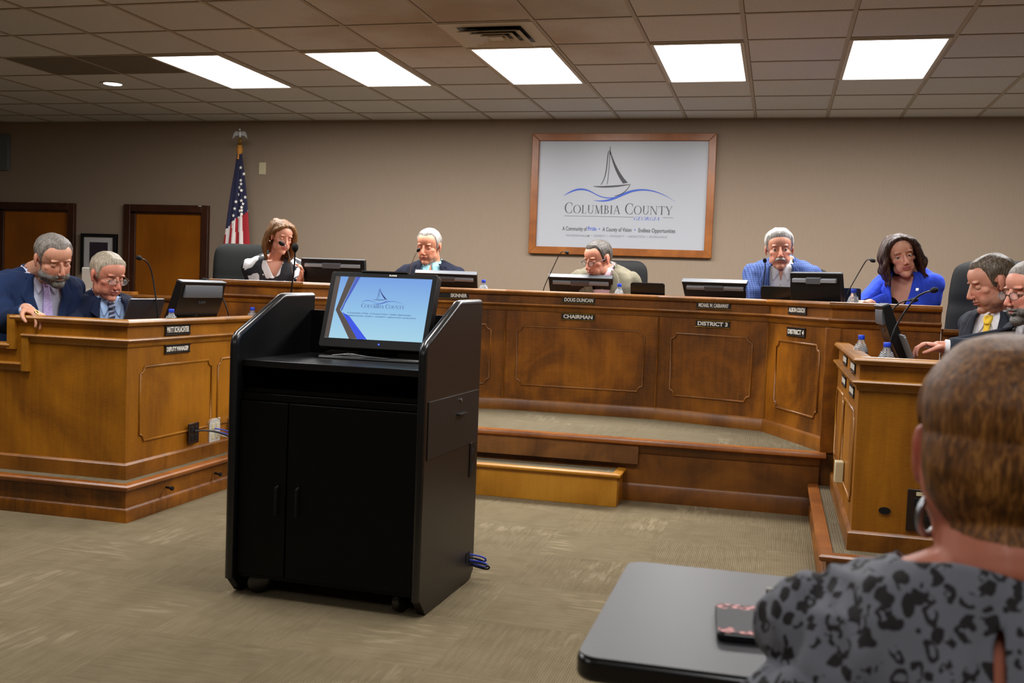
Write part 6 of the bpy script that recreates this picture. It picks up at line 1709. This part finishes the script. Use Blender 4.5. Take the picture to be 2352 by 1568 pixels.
for s in (-1, 1):
    for lay in (0, 1):
        for i in range(17):
            f = i/16; yy = -.050+.150*f; xs = s*(.080-.030*max(0, f-.7)/.3+.010*lay); ph = R_.random()*6; am = .006+.008*lay
            w_ = lambda k: am*math.sin(ph+k*2.1)
            L_ = -.128-.022*R_.random()-.01*lay
            sp.append(dict(r=.0125, p=[(s*.012, yy*.7, .117), (s*.060, yy*.95, .094), (xs+s*.004, yy*1.05, .045), (xs+s*.012+w_(0), yy*1.08+w_(1), .005), (xs+s*.012+w_(1), yy*1.05+w_(2), -.035), (xs+s*.018+w_(2), yy*1.0+w_(3), -.07), (xs+s*.010+w_(3), yy*.95+w_(4), -.10), (xs+s*.014+w_(4), yy*.85-.005, L_)]))
for s in (-1, 1):
    for k in range(3): sp.append(dict(r=.0125, p=[(s*.005, -.056+.012*k, .108+.004*k), (s*.034, -.062+.012*k, .098+.004*k), (s*.062, -.054+.010*k, .072), (s*.082, -.040+.012*k, .030), (s*.092, -.028+.01*k, -.02), (s*.094, -.02, -.07)]))
for i in range(9):
    x = -.06+.015*i; sp.append(dict(r=.018, p=[(x*.5, .06, .115), (x, .108, .065), (x, .118, .0), (x+.008, .122, -.06), (x-.006, .115, -.12)]))
locks(rt7, TH7, TT7, hair_dark, sp, seed=3)

# ---------------------------------------------------------------- the woman in the foreground, seen from behind
leo = mat('leopard_print', (120, 122, 128), .85); tt = NT(leo); vv = tt.coord((1, 1, 1))
dn = tt.n('ShaderNodeTexNoise'); dn.inputs['Scale'].default_value = 42; dn.inputs['Detail'].default_value = 2; tt.l(vv, dn.inputs['Vector'])
ad = tt.n('ShaderNodeVectorMath', operation='MULTIPLY_ADD'); tt.l(dn.outputs['Color'], ad.inputs[0]); ad.inputs[1].default_value = (.022, .022, .022); tt.l(vv, ad.inputs[2])
mp = tt.n('ShaderNodeMapping'); mp.inputs['Scale'].default_value = (1, .6, .82); tt.l(ad.outputs[0], mp.inputs[0])
vo = tt.n('ShaderNodeTexVoronoi'); vo.inputs['Scale'].default_value = 68; vo.inputs['Randomness'].default_value = .8; tt.l(mp.outputs[0], vo.inputs['Vector'])
d_ = vo.outputs['Distance']; gap = tt.noise(vv, 62, 2); x, y, z = tt.sep(vo.outputs['Color'])
solid = tt.math('GREATER_THAN', x, .62)
ring_ = tt.math('MULTIPLY', tt.math('LESS_THAN', d_, .50), tt.math('MAXIMUM', solid, tt.math('MULTIPLY', tt.math('GREATER_THAN', d_, .24), tt.math('GREATER_THAN', gap, .47))))
tt.base(tt.mix(ring_, lin((112, 114, 122)), lin((30, 25, 26)))); tt.bump(tt.noise(vv, 11, 2), .3, .01)
hair_fg = hairmat('short_auburn_hair', (60, 34, 10), (122, 75, 27), (180, 122, 56), (130, 130, 16), .5)
ZW = 1.08
def fgp(px_, py_, Z): 
    d = CF + (px_-1176)/FPX*CR - (py_-784)/FPX*CU; return Vector((0, 0, CAMZ)) + d*Z
H10 = fgp(2300, 1050, 1.09)
SH10 = fgp(2300, 1400, 1.04)+Vector((0, 0, -.015))
E10 = fgp(1785, 1660, 1.04)
per10 = person('woman seen from behind in the foreground with short auburn hair and grey leopard print blouse', H10, math.radians(180-6), .10, 0, SH10, math.radians(180-2), .22, 0,
    dict(hs=1.02, skin=(184, 108, 80), flush=(190, 62, 48), neck=.064, bw=1.03, bd=1.1, bs=1.03, occ=1, lid=.3, fw=1.02, hands=.95,
         hair=dict(m=hair_fg, hz=.075, nape=.020, t=(.008, .013), fade=.06, rnd=.12), clothes=dict(kind='blouse', m=leo, back=1, scoop=(.10, .078, .0), key=(.019, -.085, .006, .006), sleeve=.62, vox=.0035, folds=2.0)),
    [dict(s=-1, e=E10, w=(.16, 1.30, .785)), dict(s=1, e=(.62, 1.22, .78), w=(.44, 1.36, .78))], voxel=.003)
rt10, TH10, TT10, me10 = per10
bk = rt10.matrix_basis.inverted() @ (SH10+Vector((0,0,0)))
MB().ell(TT10 @ Vector((.019, .098, .012)), (.007,)*3, 14, 10).build('neck_button', mat('dark_button', (40, 44, 52), .4), rt10, smooth='all')
# hoop earring
ec = rt10.matrix_basis.inverted() @ fgp(2132, 1185, 1.085)
MB().tube([(ec.x+.0, ec.y+.012*math.cos(a), ec.z+.022*math.sin(a)) if False else (ec.x+.011*math.cos(a), ec.y+.012*math.cos(a), ec.z+.0195*math.sin(a)) for a in [2*PI*k/32 for k in range(33)]], .0036, 10, cap=False).build('hoop_earring', M['silver'], rt10, smooth='all')

# ---------------------------------------------------------------- repeats share a group
GROUPS = {'water_bottle': 'water bottles on the desks', 'microphone': 'gooseneck microphones', 'monitor': 'black monitors on the desks', 'office_chair': 'swivel chairs behind the desks',
          'name_plate': 'name plates on the desk fronts', 'laptop': 'open laptops on the desks', 'network_cord': 'cords on the carpet by the podium', 'power_cord': 'cords on the carpet by the podium',
          'wall_outlet': 'outlet plates on the desks', 'junction_box': 'ivory junction boxes on the desks', 'bolt': 'bolts on the left plinth', 'person': 'people in the meeting room', 'side_desk': 'side desks', 'plinth': 'desk plinths', 'partition': 'low partitions'}
for o in list(COL.objects):
    if o.parent is None and 'label' in o and 'group' not in o:
        g_ = GROUPS.get(o.name.split('.')[0])
        if g_: o['group'] = g_
